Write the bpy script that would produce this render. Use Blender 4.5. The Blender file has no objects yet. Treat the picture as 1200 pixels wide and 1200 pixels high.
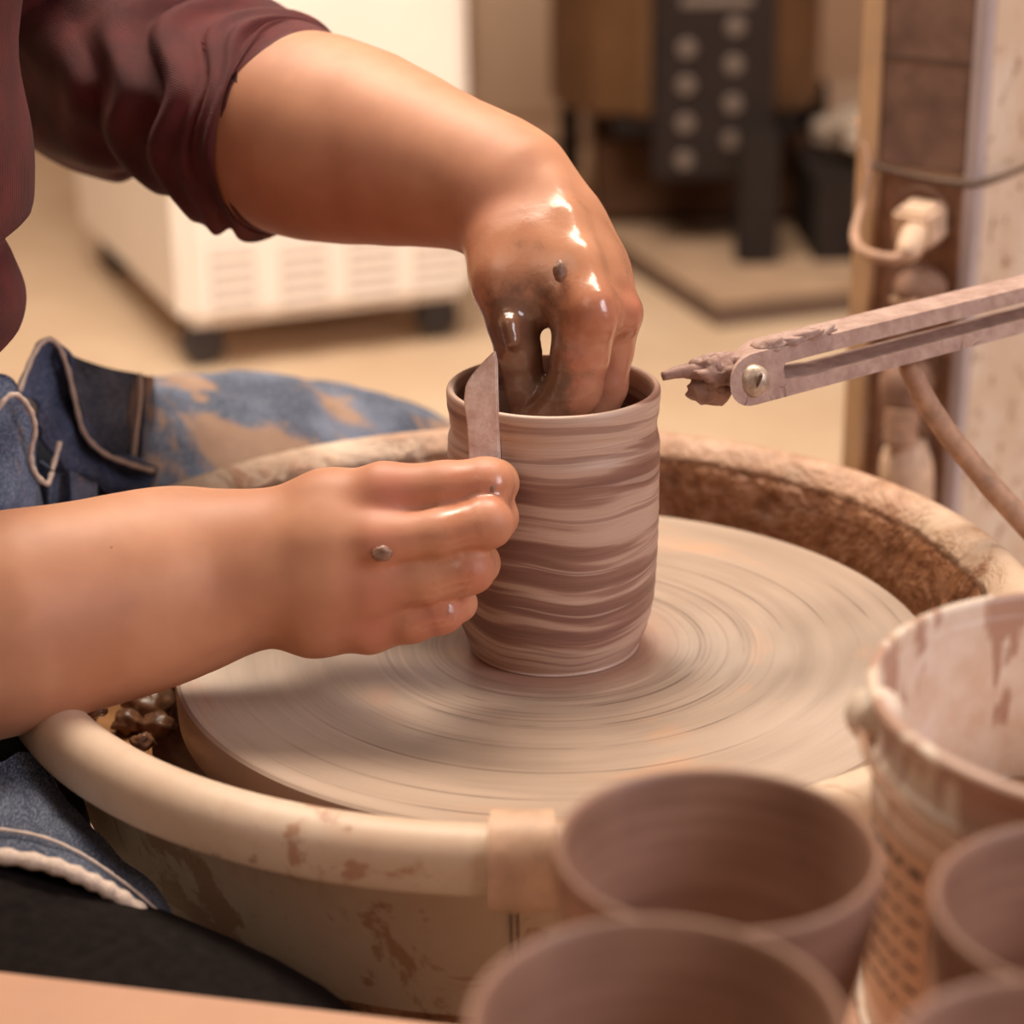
import bpy, bmesh, math, random
import numpy as np
from mathutils import Vector, Matrix, noise as mnoise

random.seed(7); np.random.seed(7)
SC = bpy.context.scene
COL = SC.collection
PI = math.pi

# ------------------------------------------------------------------ camera
F, PITCH, ROLL = 2340.0, 0.3612, -0.0128
CAM = np.array([-0.018, -0.8009, 0.3635])
cp, sp = math.cos(PITCH), math.sin(PITCH)
E1 = np.array([1, 0, 0.]); E2 = np.array([0, sp, cp]); FW = np.array([0, cp, -sp])
RT = math.cos(ROLL) * E1 + math.sin(ROLL) * E2
UP = -math.sin(ROLL) * E1 + math.cos(ROLL) * E2


def ray(px, py):
    return FW + RT * ((px - 600) / F) + UP * ((600 - py) / F)


def U(px, py, zf):            # point seen at a pixel, zf metres ahead of the camera
    return CAM + ray(px, py) * zf


def UY(px, py, y):            # ... on the upright plane Y = y
    d = ray(px, py); return CAM + d * ((y - CAM[1]) / d[1])


def UZ(px, py, z):            # ... on the level plane Z = z
    d = ray(px, py); return CAM + d * ((z - CAM[2]) / d[2])


cd = bpy.data.cameras.new('camera'); cam = bpy.data.objects.new('camera', cd); COL.objects.link(cam)
cd.sensor_width = 36; cd.lens = F / 1200 * 36; cd.clip_start = 0.02
m = Matrix.Identity(4)
for i in range(3):
    m[i][0] = RT[i]; m[i][1] = UP[i]; m[i][2] = -FW[i]; m[i][3] = CAM[i]
cam.matrix_world = m
cd.dof.use_dof = True; cd.dof.focus_distance = 0.808; cd.dof.aperture_fstop = 6.3
SC.camera = cam


# ------------------------------------------------------------------ materials
class NT:
    def __init__(s, name):
        s.m = bpy.data.materials.new(name); s.m.use_nodes = True
        s.t = s.m.node_tree; s.t.nodes.clear()
        s.out = s.t.nodes.new('ShaderNodeOutputMaterial')
        s.b = s.t.nodes.new('ShaderNodeBsdfPrincipled')
        s.t.links.new(s.b.outputs[0], s.out.inputs[0])
        s._c = None

    def setin(s, sock, v):
        if hasattr(v, 'is_output'): s.t.links.new(v, sock)
        elif isinstance(v, (tuple, list)):
            v = tuple(v)
            if len(v) == 3 and sock.type == 'RGBA': v = v + (1,)
            sock.default_value = v
        else: sock.default_value = v

    def n(s, typ, props=None, ins=None, out=0):
        nd = s.t.nodes.new('ShaderNode' + typ)
        for k, v in (props or {}).items(): setattr(nd, k, v)
        for k, v in (ins or {}).items(): s.setin(nd.inputs[k], v)
        return nd.outputs[out]

    def obj(s):
        if s._c is None: s._c = s.n('TexCoord', out=3)
        return s._c

    def scaled(s, v, loc=(0, 0, 0)):
        return s.n('Mapping', None, {0: s.obj(), 1: loc, 3: v})

    def noise(s, scale, detail=3, rough=.55, vec=None, dist=0.0):
        return s.n('TexNoise', None, {'Vector': vec or s.obj(), 'Scale': scale, 'Detail': detail, 'Roughness': rough, 'Distortion': dist})

    def ramp(s, fac, a, b, va=0., vb=1.):           # smooth step a..b -> va..vb
        return s.n('MapRange', {'interpolation_type': 'SMOOTHSTEP'}, {0: fac, 1: a, 2: b, 3: va, 4: vb})

    def cramp(s, fac, stops):
        nd = s.t.nodes.new('ShaderNodeValToRGB'); e = nd.color_ramp.elements
        while len(e) < len(stops): e.new(.5)
        for el, (p, c) in zip(e, stops): el.position = p; el.color = tuple(c) + (1,)
        s.setin(nd.inputs[0], fac); return nd.outputs[0]

    def mix(s, f, a, b):
        nd = s.t.nodes.new('ShaderNodeMix'); nd.data_type = 'RGBA'
        s.setin(nd.inputs[0], f); s.setin(nd.inputs[6], a); s.setin(nd.inputs[7], b); return nd.outputs[2]

    def ma(s, op, a, b=0.0):
        return s.n('Math', {'operation': op}, {0: a, 1: b})

    def sep(s, i):
        return s.n('SeparateXYZ', None, {0: s.obj()}, out=i)

    def bump(s, h, strength=.3, dist=.001, prev=None):
        ins = {'Height': h, 'Strength': strength, 'Distance': dist}
        if prev is not None: ins['Normal'] = prev
        return s.n('Bump', None, ins)

    def attr(s, name, out=0):
        return s.n('Attribute', {'attribute_name': name}, None, out)

    def fin(s, col, rough=.6, bump=None, **kw):
        s.setin(s.b.inputs['Base Color'], col); s.setin(s.b.inputs['Roughness'], rough)
        if bump is not None: s.setin(s.b.inputs['Normal'], bump)
        for k, v in kw.items(): s.setin(s.b.inputs[k.replace('_', ' ')], v)
        return s.m


def srgb(*c):
    return tuple(((v / 255) / 12.92 if v / 255 <= .04045 else ((v / 255 + .055) / 1.055) ** 2.4) for v in c)


def simple(name, c, rough=.6, var=.12, scale=40, bump=.1, metal=0., bd=.001):
    t = NT(name); f = t.noise(scale, 4)
    d = tuple(x * (1 - var * 2) for x in c); l = tuple(min(1, x * (1 + var)) for x in c)
    return t.fin(t.cramp(f, [(.3, d), (.7, l)]), rough, t.bump(f, bump, bd) if bump else None, Metallic=metal)


def matte(m):
    m.node_tree.nodes['Principled BSDF'].inputs['Specular IOR Level'].default_value = .08; return m


def m_skin():
    t = NT('skin')
    a = t.n('Attribute', {'attribute_name': 'mask'}, None, 0)
    sx = t.n('SeparateColor', None, {0: a}, 0).node
    mud, red, wet = sx.outputs[0], sx.outputs[1], sx.outputs[2]
    n1 = t.noise(24, 3); n2 = t.noise(520, 3); n3 = t.noise(14, 2)
    base = t.mix(t.ramp(n1, .35, .68), srgb(184, 126, 94), srgb(200, 142, 108))
    base = t.mix(t.ma('MULTIPLY', red, .75), base, srgb(186, 102, 84))
    vor = t.n('TexVoronoi', None, {'Vector': t.obj(), 'Scale': 38}, 0)
    frk = t.ramp(vor, .012, .03, 1, 0)
    base = t.mix(t.ma('MULTIPLY', frk, .6), base, srgb(110, 62, 40))
    mm = t.ramp(t.ma('ADD', mud, t.ma('MULTIPLY', t.ma('SUBTRACT', t.noise(130, 4, .6), .5), .9)), .3, .75)
    mudc = t.mix(n1, srgb(112, 76, 56), srgb(148, 106, 84))
    col = t.mix(mm, base, mudc)
    ww = t.ramp(t.ma('ADD', wet, t.ma('MULTIPLY', t.ma('SUBTRACT', t.noise(90, 4, .6), .5), .5)), .3, .65)
    rough = t.ma('SUBTRACT', .55, t.ma('MULTIPLY', ww, .33))
    h = t.ma('ADD', t.ma('MULTIPLY', n2, .12), t.ma('MULTIPLY', mm, t.noise(190, 4)))
    h = t.ma('ADD', h, t.ma('MULTIPLY', ww, t.ma('MULTIPLY', t.noise(140, 4, .6), .7)))
    b = t.bump(h, .22, .0013)
    t.setin(t.b.inputs['Coat Normal'], b)
    m = t.fin(col, rough, b, Subsurface_Weight=.12, Subsurface_Scale=.01)
    t.b.inputs['Subsurface Radius'].default_value = (1, .35, .2)
    t.setin(t.b.inputs['Coat Weight'], t.ma('MULTIPLY', ww, .55)); t.b.inputs['Coat Roughness'].default_value = .16
    return m


def m_pot():
    t = NT('marbled_clay')
    n = t.noise(1, 1.5, .45, t.scaled((13, 13, 9)))
    zz = t.ma('ADD', t.sep(2), t.ma('MULTIPLY', t.ma('SUBTRACT', n, .5), .024))
    v = t.n('CombineXYZ', None, {0: t.ma('MULTIPLY', t.sep(0), 7), 1: t.ma('MULTIPLY', t.sep(1), 7), 2: t.ma('MULTIPLY', zz, 100)})
    s = t.noise(1, 2.6, .55, v)
    zc = t.ma('ABSOLUTE', t.ma('SUBTRACT', t.sep(2), .05))
    s2 = t.ma('SUBTRACT', s, t.ramp(zc, .03, .062, 0, .09))
    col = t.cramp(s2, [(.40, srgb(196, 166, 148)), (.475, srgb(186, 154, 136)), (.51, srgb(150, 112, 97)), (.57, srgb(126, 88, 76))])
    v3 = t.n('CombineXYZ', None, {0: t.ma('MULTIPLY', t.sep(0), 9), 1: t.ma('MULTIPLY', t.sep(1), 9), 2: t.ma('MULTIPLY', zz, 330)})
    s3 = t.noise(1, 2, .5, v3)
    col = t.mix(t.ramp(s3, .56, .64, 0, .6), col, srgb(132, 94, 82))
    col = t.mix(t.ramp(s3, .42, .34, 0, .5), col, srgb(206, 178, 162))
    fine = t.noise(1, 3, .6, t.scaled((5, 5, 1500)))
    col = t.mix(t.ramp(fine, .3, .8, 0, .25), col, srgb(150, 116, 100))
    fine2 = t.noise(1, 2, .6, t.scaled((6, 6, 420)))
    h = t.ma('ADD', fine, t.ma('MULTIPLY', fine2, 1.5))
    return t.fin(col, .42, t.bump(h, .25, .0008))


def m_wheel():
    t = NT('wheel_head')
    x, y = t.sep(0), t.sep(1)
    r = t.n('VectorMath', {'operation': 'LENGTH'}, {0: t.n('CombineXYZ', None, {0: x, 1: y})}, 1)
    th = t.n('CombineXYZ', None, {0: x, 1: y})
    nv = t.n('VectorMath', {'operation': 'NORMALIZE'}, {0: th})
    s = t.n('SeparateXYZ', None, {0: nv}, 0).node

    def rn(k, ang, det=3):
        v = t.n('CombineXYZ', None, {0: t.ma('MULTIPLY', r, k), 1: t.ma('MULTIPLY', s.outputs[0], ang), 2: t.ma('MULTIPLY', s.outputs[1], ang)})
        return t.noise(1, det, .6, v)
    a = rn(70, .9); b = rn(420, .5, 2); c = rn(26, 1.3, 3); g = rn(900, .2, 1)
    col = t.mix(t.ramp(a, .3, .7), srgb(168, 146, 129), srgb(186, 163, 144))
    inner = t.ramp(r, .05, .12, 1, .12)
    dk = t.ma('MULTIPLY', t.ramp(b, .5, .7), inner)
    col = t.mix(t.ma('MULTIPLY', dk, .55), col, srgb(120, 94, 82))
    lt = t.ma('MULTIPLY', t.ramp(rn(300, .7, 2), .56, .74), inner)
    col = t.mix(t.ma('MULTIPLY', lt, .5), col, srgb(222, 196, 174))
    col = t.mix(t.ramp(c, .58, .72, 0, .55), col, srgb(206, 160, 128))
    near = t.ramp(r, .038, .062, 1, 0)
    col = t.mix(t.ma('MULTIPLY', near, .7), col, srgb(176, 128, 106))
    lines = None
    for rad in (.066, .083, .102, .122, .143, .1555):
        d = t.ma('ABSOLUTE', t.ma('SUBTRACT', r, rad))
        l = t.ramp(d, .0003, .0011, 1, 0)
        lines = l if lines is None else t.ma('MAXIMUM', lines, l)
    brk = t.ramp(rn(9, 1.6, 2), .38, .6)
    lm = t.ma('MULTIPLY', lines, brk)
    col = t.mix(t.ma('MULTIPLY', lm, .55), col, srgb(96, 74, 62))
    h = t.ma('SUBTRACT', t.ma('ADD', t.ma('MULTIPLY', b, .6), t.ma('MULTIPLY', g, .5)), t.ma('MULTIPLY', lm, 1.2))
    rough = t.ma('ADD', .27, t.ma('MULTIPLY', a, .14))
    t.setin(t.b.inputs['Tangent'], t.n('Tangent', {'direction_type': 'RADIAL', 'axis': 'Z'}))
    return t.fin(col, rough, t.bump(h, .22, .0004), Anisotropic=.75, IOR=1.75)


def m_pan():
    t = NT('clay_stained_plastic')
    x, y, z = t.sep(0), t.sep(1), t.sep(2)
    n1 = t.noise(22, 6, .65, None, .6); n2 = t.noise(85, 5, .6); n3 = t.noise(7, 3)
    base = t.mix(t.ramp(n3, .35, .7), srgb(206, 176, 150), srgb(220, 197, 174))
    base = t.mix(t.ramp(t.noise(150, 3), .45, .8, 0, .35), base, srgb(196, 158, 130))
    st = t.ramp(t.ma('SUBTRACT', n1, t.ramp(z, .115, .126, -.055, 0)), .60, .65); st2 = t.ramp(n2, .66, .72)
    base = t.mix(t.ma('MULTIPLY', st, .75), base, srgb(170, 118, 88))
    base = t.mix(t.ma('MULTIPLY', st2, .55), base, srgb(140, 92, 66))
    cl = t.ma('ADD', t.ma('ADD', y, t.ma('MULTIPLY', x, .35)), t.ma('MULTIPLY', t.ma('SUBTRACT', n1, .5), .35))
    clay = t.ramp(cl, .08, .2)
    rad = t.n('VectorMath', {'operation': 'LENGTH'}, {0: t.n('CombineXYZ', None, {0: x, 1: y})}, 1)
    inside = t.ramp(t.ma('ADD', t.attr('inside', 2), t.ma('MULTIPLY', t.ma('SUBTRACT', n2, .5), .9)), .12, .85)
    mudc = t.cramp(n2, [(.3, srgb(118, 74, 48)), (.5, srgb(154, 104, 72)), (.72, srgb(188, 140, 108))])
    mudl = t.cramp(n2, [(.3, srgb(142, 98, 72)), (.5, srgb(178, 132, 102)), (.72, srgb(204, 164, 136))])
    col = t.mix(t.ma('MULTIPLY', clay, .85), base, mudl)
    col = t.mix(inside, col, mudc)
    rough = t.ma('SUBTRACT', .5, t.ma('MULTIPLY', inside, .16))
    h = t.ma('ADD', t.ma('MULTIPLY', n2, t.ma('ADD', clay, inside)), t.ma('MULTIPLY', n1, t.ma('ADD', clay, inside)))
    return t.fin(col, rough, t.bump(h, .6, .006))


def m_denim(name='denim', c0=(52, 64, 92), c1=(112, 124, 148), stain=.5, tan=(150, 108, 78)):
    t = NT(name)
    n1 = t.noise(26, 4, .6); n2 = t.noise(9, 3)
    w = t.noise(1, 2, .5, t.n('Mapping', None, {0: t.obj(), 2: (.4, .3, .7), 3: (1900, 500, 900)}))
    col = t.mix(t.ramp(n1, .35, .7), srgb(*c0), srgb(*c1))
    col = t.mix(t.ramp(w, .4, .75, 0, .45), col, srgb(168, 172, 184))
    s = t.ramp(t.noise(17, 5, .6, None, .5), .62 - stain * .14, .72 - stain * .14)
    col = t.mix(t.ma('MULTIPLY', s, .85), col, t.mix(n1, srgb(*tan), srgb(190, 152, 122)))
    return t.fin(col, .85, t.bump(t.ma('ADD', w, t.ma('MULTIPLY', n1, .8)), .4, .001))


def m_shirt():
    t = NT('maroon_rib_knit')
    g = t.attr('rib', 2)
    wv = t.ma('SINE', g)
    n = t.noise(40, 3)
    col = t.mix(t.ramp(n, .3, .75), srgb(86, 26, 26), srgb(118, 40, 38))
    col = t.mix(t.ramp(wv, -1, .6, .55, 0), col, srgb(48, 14, 16))
    return t.fin(col, .8, t.bump(wv, .5, .0007), Sheen_Weight=.03)


def m_cup():
    t = NT('leather_hard_clay')
    n = t.noise(1, 3, .6, t.scaled((12, 12, 300)))
    n2 = t.noise(30, 3)
    col = t.mix(t.ramp(n, .3, .7), srgb(146, 108, 88), srgb(166, 126, 106))
    col = t.mix(t.ramp(n2, .4, .8, 0, .4), col, srgb(112, 80, 64))
    return t.fin(col, .5, t.bump(n, .06, .0006))


def m_bucket():
    t = NT('clay_splashed_white_plastic')
    z = t.sep(2)
    n1 = t.noise(1, 5, .6, t.scaled((30, 30, 13)), .7); n2 = t.noise(70, 5, .6)
    drip = t.noise(1, 3, .6, t.scaled((85, 85, 9)))
    base = t.mix(t.ramp(n2, .3, .8), srgb(232, 216, 200), srgb(214, 186, 160))
    top = t.ramp(z, .055, .115, 0, .12)
    s = t.ramp(t.ma('ADD', t.ma('ADD', t.ma('MULTIPLY', n1, .5), t.ma('MULTIPLY', drip, .5)), top), .60, .64)
    col = t.mix(t.ma('MULTIPLY', s, .85), base, t.mix(n2, srgb(164, 116, 92), srgb(184, 146, 128)))
    return t.fin(col, .38, t.bump(t.ma('ADD', s, t.ma('MULTIPLY', n2, .3)), .3, .0012))


def m_claycrust(name, a, b, rough=.75, bd=.0014):
    t = NT(name)
    n1 = t.noise(110, 5, .65); n2 = t.noise(26, 3)
    v = t.n('TexVoronoi', {'feature': 'DISTANCE_TO_EDGE'}, {'Vector': t.n('VectorMath', {'operation': 'ADD'}, {0: t.obj(), 1: t.n('VectorMath', {'operation': 'SCALE'}, {0: t.n('TexNoise', None, {'Vector': t.obj(), 'Scale': 40}, 1), 'Scale': .02})}), 'Scale': 60}, 0)
    cr = t.ma('MULTIPLY', t.ramp(v, .0, .03, 1, 0), t.ramp(n2, .5, .62))
    col = t.mix(t.ramp(n1, .3, .7), srgb(*a), srgb(*b))
    col = t.mix(t.ma('MULTIPLY', cr, .8), col, srgb(92, 62, 50))
    return t.fin(col, rough, t.bump(t.ma('SUBTRACT', n1, cr), .5, bd))


def m_floor():
    t = NT('floor')
    n = t.noise(2.5, 5); n2 = t.noise(30, 4)
    col = t.mix(t.ramp(n, .35, .7), srgb(196, 166, 136), srgb(212, 184, 154))
    col = t.mix(t.ramp(n2, .5, .8, 0, .3), col, srgb(180, 150, 124))
    return t.fin(col, .55, t.bump(n2, .1, .002))


def m_column():
    t = NT('speckled_white_paint')
    n = t.noise(70, 4, .6); n2 = t.noise(16, 4)
    col = t.mix(t.ramp(n2, .35, .7), srgb(222, 196, 170), srgb(232, 214, 196))
    col = t.mix(t.ramp(n, .58, .66, 0, .75), col, srgb(158, 116, 88))
    return t.fin(col, .6, t.bump(n, .2, .002))


M = dict(
    skin=m_skin(), pot=m_pot(), wheel=m_wheel(), pan=m_pan(), denim=m_denim(), denim_d=m_denim('dark_denim', (38, 50, 84), (78, 94, 132), .42, (186, 156, 136)),
    denim_s=m_denim('stained_denim', (42, 50, 70), (98, 106, 126), .85, (112, 78, 54)), shirt=m_shirt(), cup=m_cup(), bucket=m_bucket(),
    crust=m_claycrust('clay_crusted_wood', (156, 124, 112), (184, 154, 142)), rib=m_claycrust('clay_smeared_rib', (206, 178, 166), (242, 228, 222), .32, .0012),
    floor=m_floor(), column=m_column(),
    hem=simple('hem_thread', srgb(220, 196, 178), .8, .1, 900, .5, 0, .0008),
    black=simple('black_cloth', srgb(30, 24, 22), .9, .2, 160, .3),
    slurry=simple('wet_brown_slurry', srgb(168, 122, 82), .16, .25, 50, .6, 0, .004),
    lump=simple('wet_clay_lump', srgb(128, 88, 62), .34, .25, 120, .6, 0, .002),
    wood=simple('pale_table_top', srgb(204, 154, 124), .55, .06, 12, .05),
    metal_dark=simple('dark_metal', srgb(44, 36, 33), .7, .1, 30, .05), steel=simple('steel', srgb(196, 172, 154), .38, .2, 220, .5, .35),
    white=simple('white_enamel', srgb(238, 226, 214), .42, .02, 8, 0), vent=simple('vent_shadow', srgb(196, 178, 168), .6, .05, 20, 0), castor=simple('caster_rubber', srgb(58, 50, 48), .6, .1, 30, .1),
    kiln=simple('brown_steel', srgb(118, 84, 56), .45, .15, 5, .02, .3), kiln_shade=simple('under_kiln_shade_brown', srgb(84, 58, 42), .7, .12, 8, .1), panel=simple('charcoal_panel', srgb(46, 37, 34), .75, .08, 20, .02), disc=simple('pale_knob', srgb(112, 96, 86), .5, .05, 20, 0),
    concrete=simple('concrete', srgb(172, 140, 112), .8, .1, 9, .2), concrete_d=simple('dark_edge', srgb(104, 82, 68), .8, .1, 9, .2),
    brown=simple('dusty_brown_panel', srgb(138, 106, 92), .65, .2, 34, .3), strip=simple('cream_strip', srgb(218, 180, 140), .6, .08, 30, .1), bluish=simple('grey_edge', srgb(196, 180, 180), .45, .06, 30, .05),
    plug=simple('dusty_white_plug', srgb(222, 188, 160), .6, .14, 90, .3), cord=simple('dusty_cord', srgb(186, 146, 120), .7, .15, 120, .4), outlet=simple('dusty_outlet', srgb(150, 112, 92), .65, .2, 60, .3),
    wall=simple('plaster_wall', srgb(184, 148, 120), .8, .06, 3, .05), wall2=simple('beige_wall', srgb(206, 176, 150), .8, .05, 3, .05),
    ink=simple('ink', srgb(70, 58, 50), .7, .05, 40, 0), paper=simple('label_paper', srgb(214, 180, 152), .6, .06, 60, .02), bag=simple('grey_plastic_bag', srgb(168, 148, 132), .4, .15, 14, .3, 0, .01),
    speck=simple('drying_clay', srgb(148, 112, 94), .4, .2, 300, .5),
    clip=simple('clay_smeared_clip', srgb(202, 164, 136), .55, .14, 70, .3),
    nail=simple('nail', srgb(214, 166, 140), .25, .05, 60, 0), water=simple('cloudy_slip', srgb(196, 148, 112), .1, .08, 30, .1), hair=simple('brown_hair', srgb(70, 44, 30), .5, .2, 60, .3),
)

for k_ in ('black', 'panel', 'metal_dark', 'kiln_shade'): matte(M[k_])
# ------------------------------------------------------------------ mesh helpers
WL = {}


def put(name, verts, faces, mat, parent=None, smooth=True, attrs=None, sharp=None):
    v = np.asarray(verts, float)
    org = np.array([(v[:, 0].min() + v[:, 0].max()) / 2, (v[:, 1].min() + v[:, 1].max()) / 2, v[:, 2].min()])
    me = bpy.data.meshes.new(name)
    me.from_pydata((v - org).tolist(), [], [list(map(int, f)) for f in faces]); me.update()
    if smooth:
        me.polygons.foreach_set('use_smooth', [True] * len(me.polygons))
        if sharp: me.set_sharp_from_angle(angle=sharp)
    for k, a in (attrs or {}).items():
        a = np.asarray(a, np.float32)
        if a.ndim == 1: me.attributes.new(k, 'FLOAT', 'POINT').data.foreach_set('value', a)
        else: me.attributes.new(k, 'FLOAT_COLOR', 'POINT').data.foreach_set('color', a.ravel())
    me.materials.append(mat)
    o = bpy.data.objects.new(name, me); COL.objects.link(o)
    o.location = org
    if parent is not None:
        o.parent = parent; o.location = org - WL[parent.name]
    WL[o.name] = org
    return o


def thing(name, label, cat, loc=(0, 0, 0), group=None):
    o = bpy.data.objects.new(name, None); COL.objects.link(o); o.location = loc; o.empty_display_size = .03
    WL[o.name] = np.array(loc, float)
    return tag(o, label, cat, group)


def tag(o, label=None, cat=None, group=None, kind=None):
    if label: o['label'] = label
    if cat: o['category'] = cat
    if group: o['group'] = group
    if kind: o['kind'] = kind
    return o


class MB:
    def __init__(s): s.v = []; s.f = []

    def add(s, v, f):
        k = len(s.v); s.v += [tuple(p) for p in v]; s.f += [[i + k for i in q] for q in f]; return s

    def put(s, name, mat, parent=None, smooth=True, sharp=math.radians(40), **kw):
        return put(name, s.v, s.f, mat, parent, smooth, sharp=sharp, **kw)

    def bm(s, b):
        b.verts.ensure_lookup_table(); b.verts.index_update()
        s.add([v.co[:] for v in b.verts], [[v.index for v in f.verts] for f in b.faces]); b.free(); return s

    def box(s, c, size, rot=None, bev=.002, seg=2):
        b = bmesh.new(); bmesh.ops.create_cube(b, size=1)
        bmesh.ops.scale(b, vec=size, verts=b.verts)
        if bev: bmesh.ops.bevel(b, geom=b.edges, offset=bev, segments=seg, affect='EDGES')
        if rot is not None: bmesh.ops.rotate(b, matrix=rot, verts=b.verts)
        bmesh.ops.translate(b, vec=Vector(c), verts=b.verts)
        return s.bm(b)

    def prism(s, pts, z0, z1, bev=.0):          # polygon in xy, extruded
        b = bmesh.new(); vs = [b.verts.new((x, y, z0)) for x, y in pts]
        f = b.faces.new(vs); r = bmesh.ops.extrude_face_region(b, geom=[f])
        for g in r['geom']:
            if isinstance(g, bmesh.types.BMVert): g.co.z = z1
        bmesh.ops.recalc_face_normals(b, faces=b.faces)
        if bev: bmesh.ops.bevel(b, geom=b.edges, offset=bev, segments=2, affect='EDGES')
        return s.bm(b)

    def lathe(s, prof, n=96, c=(0, 0, 0), a0=0, a1=2 * PI, cap=False, wob=None):
        full = abs(a1 - a0 - 2 * PI) < 1e-6; k = n if full else n + 1
        v = []
        for j in range(k):
            a = a0 + (a1 - a0) * j / n
            for i, (r, z) in enumerate(prof):
                dr = wob(a, i, z) if wob else 0
                v.append((c[0] + (r + dr) * math.cos(a), c[1] + (r + dr) * math.sin(a), c[2] + z))
        L = len(prof); f = []
        for j in range(n):
            j2 = (j + 1) % k
            for i in range(L - 1):
                f.append((j * L + i, j2 * L + i, j2 * L + i + 1, j * L + i + 1))
        if cap and not full:
            f.append(list(range(L))[::-1]); f.append([(k - 1) * L + i for i in range(L)])
        return s.add(v, f)

    def tube(s, pts, rad, n=12, sub=6, ell=None, capends=True, fn=None):
        P, R = spline(pts, rad, sub)
        v = []; T = np.gradient(P, axis=0); T /= np.linalg.norm(T, axis=1)[:, None]
        up = np.array([0, 0, 1.]) if abs(T[0][2]) < .9 else np.array([1., 0, 0])
        for i in range(len(P)):
            u = up - T[i] * np.dot(up, T[i]); u /= np.linalg.norm(u); w = np.cross(T[i], u); up = u
            for j in range(n):
                a = 2 * PI * j / n
                r = R[i] * (1 if fn is None else fn(i / (len(P) - 1), a))
                e = ell or (1, 1)
                v.append(P[i] + (u * math.cos(a) * e[0] + w * math.sin(a) * e[1]) * r)
        f = [(i * n + j, i * n + (j + 1) % n, (i + 1) * n + (j + 1) % n, (i + 1) * n + j) for i in range(len(P) - 1) for j in range(n)]
        if capends: f += [list(range(n))[::-1], [(len(P) - 1) * n + j for j in range(n)]]
        return s.add(v, f)

    def blob(s, c, size, seed=0, amp=.3, freq=1.6, sub=3, rot=None):
        b = bmesh.new(); bmesh.ops.create_icosphere(b, subdivisions=sub, radius=1)
        for v in b.verts:
            k = 1 + amp * mnoise.noise(v.co * freq + Vector((seed * 7.1, seed * 3.3, 1)))+ amp * .5 * mnoise.noise(v.co * freq * 2.7 + Vector((seed, 5, seed)))
            v.co *= k
        bmesh.ops.scale(b, vec=size, verts=b.verts)
        if rot is not None: bmesh.ops.rotate(b, matrix=rot, verts=b.verts)
        bmesh.ops.translate(b, vec=Vector(c), verts=b.verts)
        return s.bm(b)


def spline(pts, rad, sub):
    P = np.array(pts, float); R = np.array(rad if hasattr(rad, '__len__') else [rad] * len(P), float)
    if sub <= 1: return P, R
    Q = np.c_[P, R]; Q = np.vstack([2 * Q[0] - Q[1], Q, 2 * Q[-1] - Q[-2]]); o = []
    for i in range(1, len(Q) - 2):
        for k in range(sub):
            t = k / sub
            o.append(.5 * (2 * Q[i] + (Q[i + 1] - Q[i - 1]) * t + (2 * Q[i - 1] - 5 * Q[i] + 4 * Q[i + 1] - Q[i + 2]) * t * t + (3 * Q[i] - Q[i - 1] - 3 * Q[i + 1] + Q[i + 2]) * t ** 3))
    o.append(Q[-2]); o = np.array(o); return o[:, :3], o[:, 3]


def sheet(rows, su=8, sv=8, thick=.0015, wrinkle=0, wf=30, seed=0):
    """cloth sheet through a grid of 3-D points (rows of equal length)"""
    A = [spline(r, 0, su)[0] for r in rows]
    A = np.array(A)
    B = np.array([spline(A[:, i], 0, sv)[0] for i in range(A.shape[1])])      # [u][v]
    nu, nv = B.shape[:2]
    du = np.gradient(B, axis=0); dv = np.gradient(B, axis=1); N = np.cross(du, dv); N /= np.linalg.norm(N, axis=2)[..., None] + 1e-9
    if wrinkle:
        for i in range(nu):
            for j in range(nv):
                B[i, j] += N[i, j] * wrinkle * mnoise.noise(Vector(B[i, j] * wf) + Vector((seed, 0, 0)))
    T = B + N * thick
    mb = MB(); idx = lambda i, j, k: k * nu * nv + i * nv + j
    f = []
    for i in range(nu - 1):
        for j in range(nv - 1):
            f.append((idx(i, j, 0), idx(i + 1, j, 0), idx(i + 1, j + 1, 0), idx(i, j + 1, 0)))
            f.append((idx(i, j, 1), idx(i, j + 1, 1), idx(i + 1, j + 1, 1), idx(i + 1, j, 1)))
    for i in range(nu - 1):
        for j, q in ((0, 1), (nv - 1, -1)):
            a = [idx(i, j, 0), idx(i, j, 1), idx(i + 1, j, 1), idx(i + 1, j, 0)]; f.append(a if q < 0 else a[::-1])
    for j in range(nv - 1):
        for i, q in ((0, 1), (nu - 1, -1)):
            a = [idx(i, j, 0), idx(i, j + 1, 0), idx(i, j + 1, 1), idx(i, j, 1)]; f.append(a if q < 0 else a[::-1])
    mb.add(list(B.reshape(-1, 3)) + list(T.reshape(-1, 3)), f)
    return mb


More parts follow.
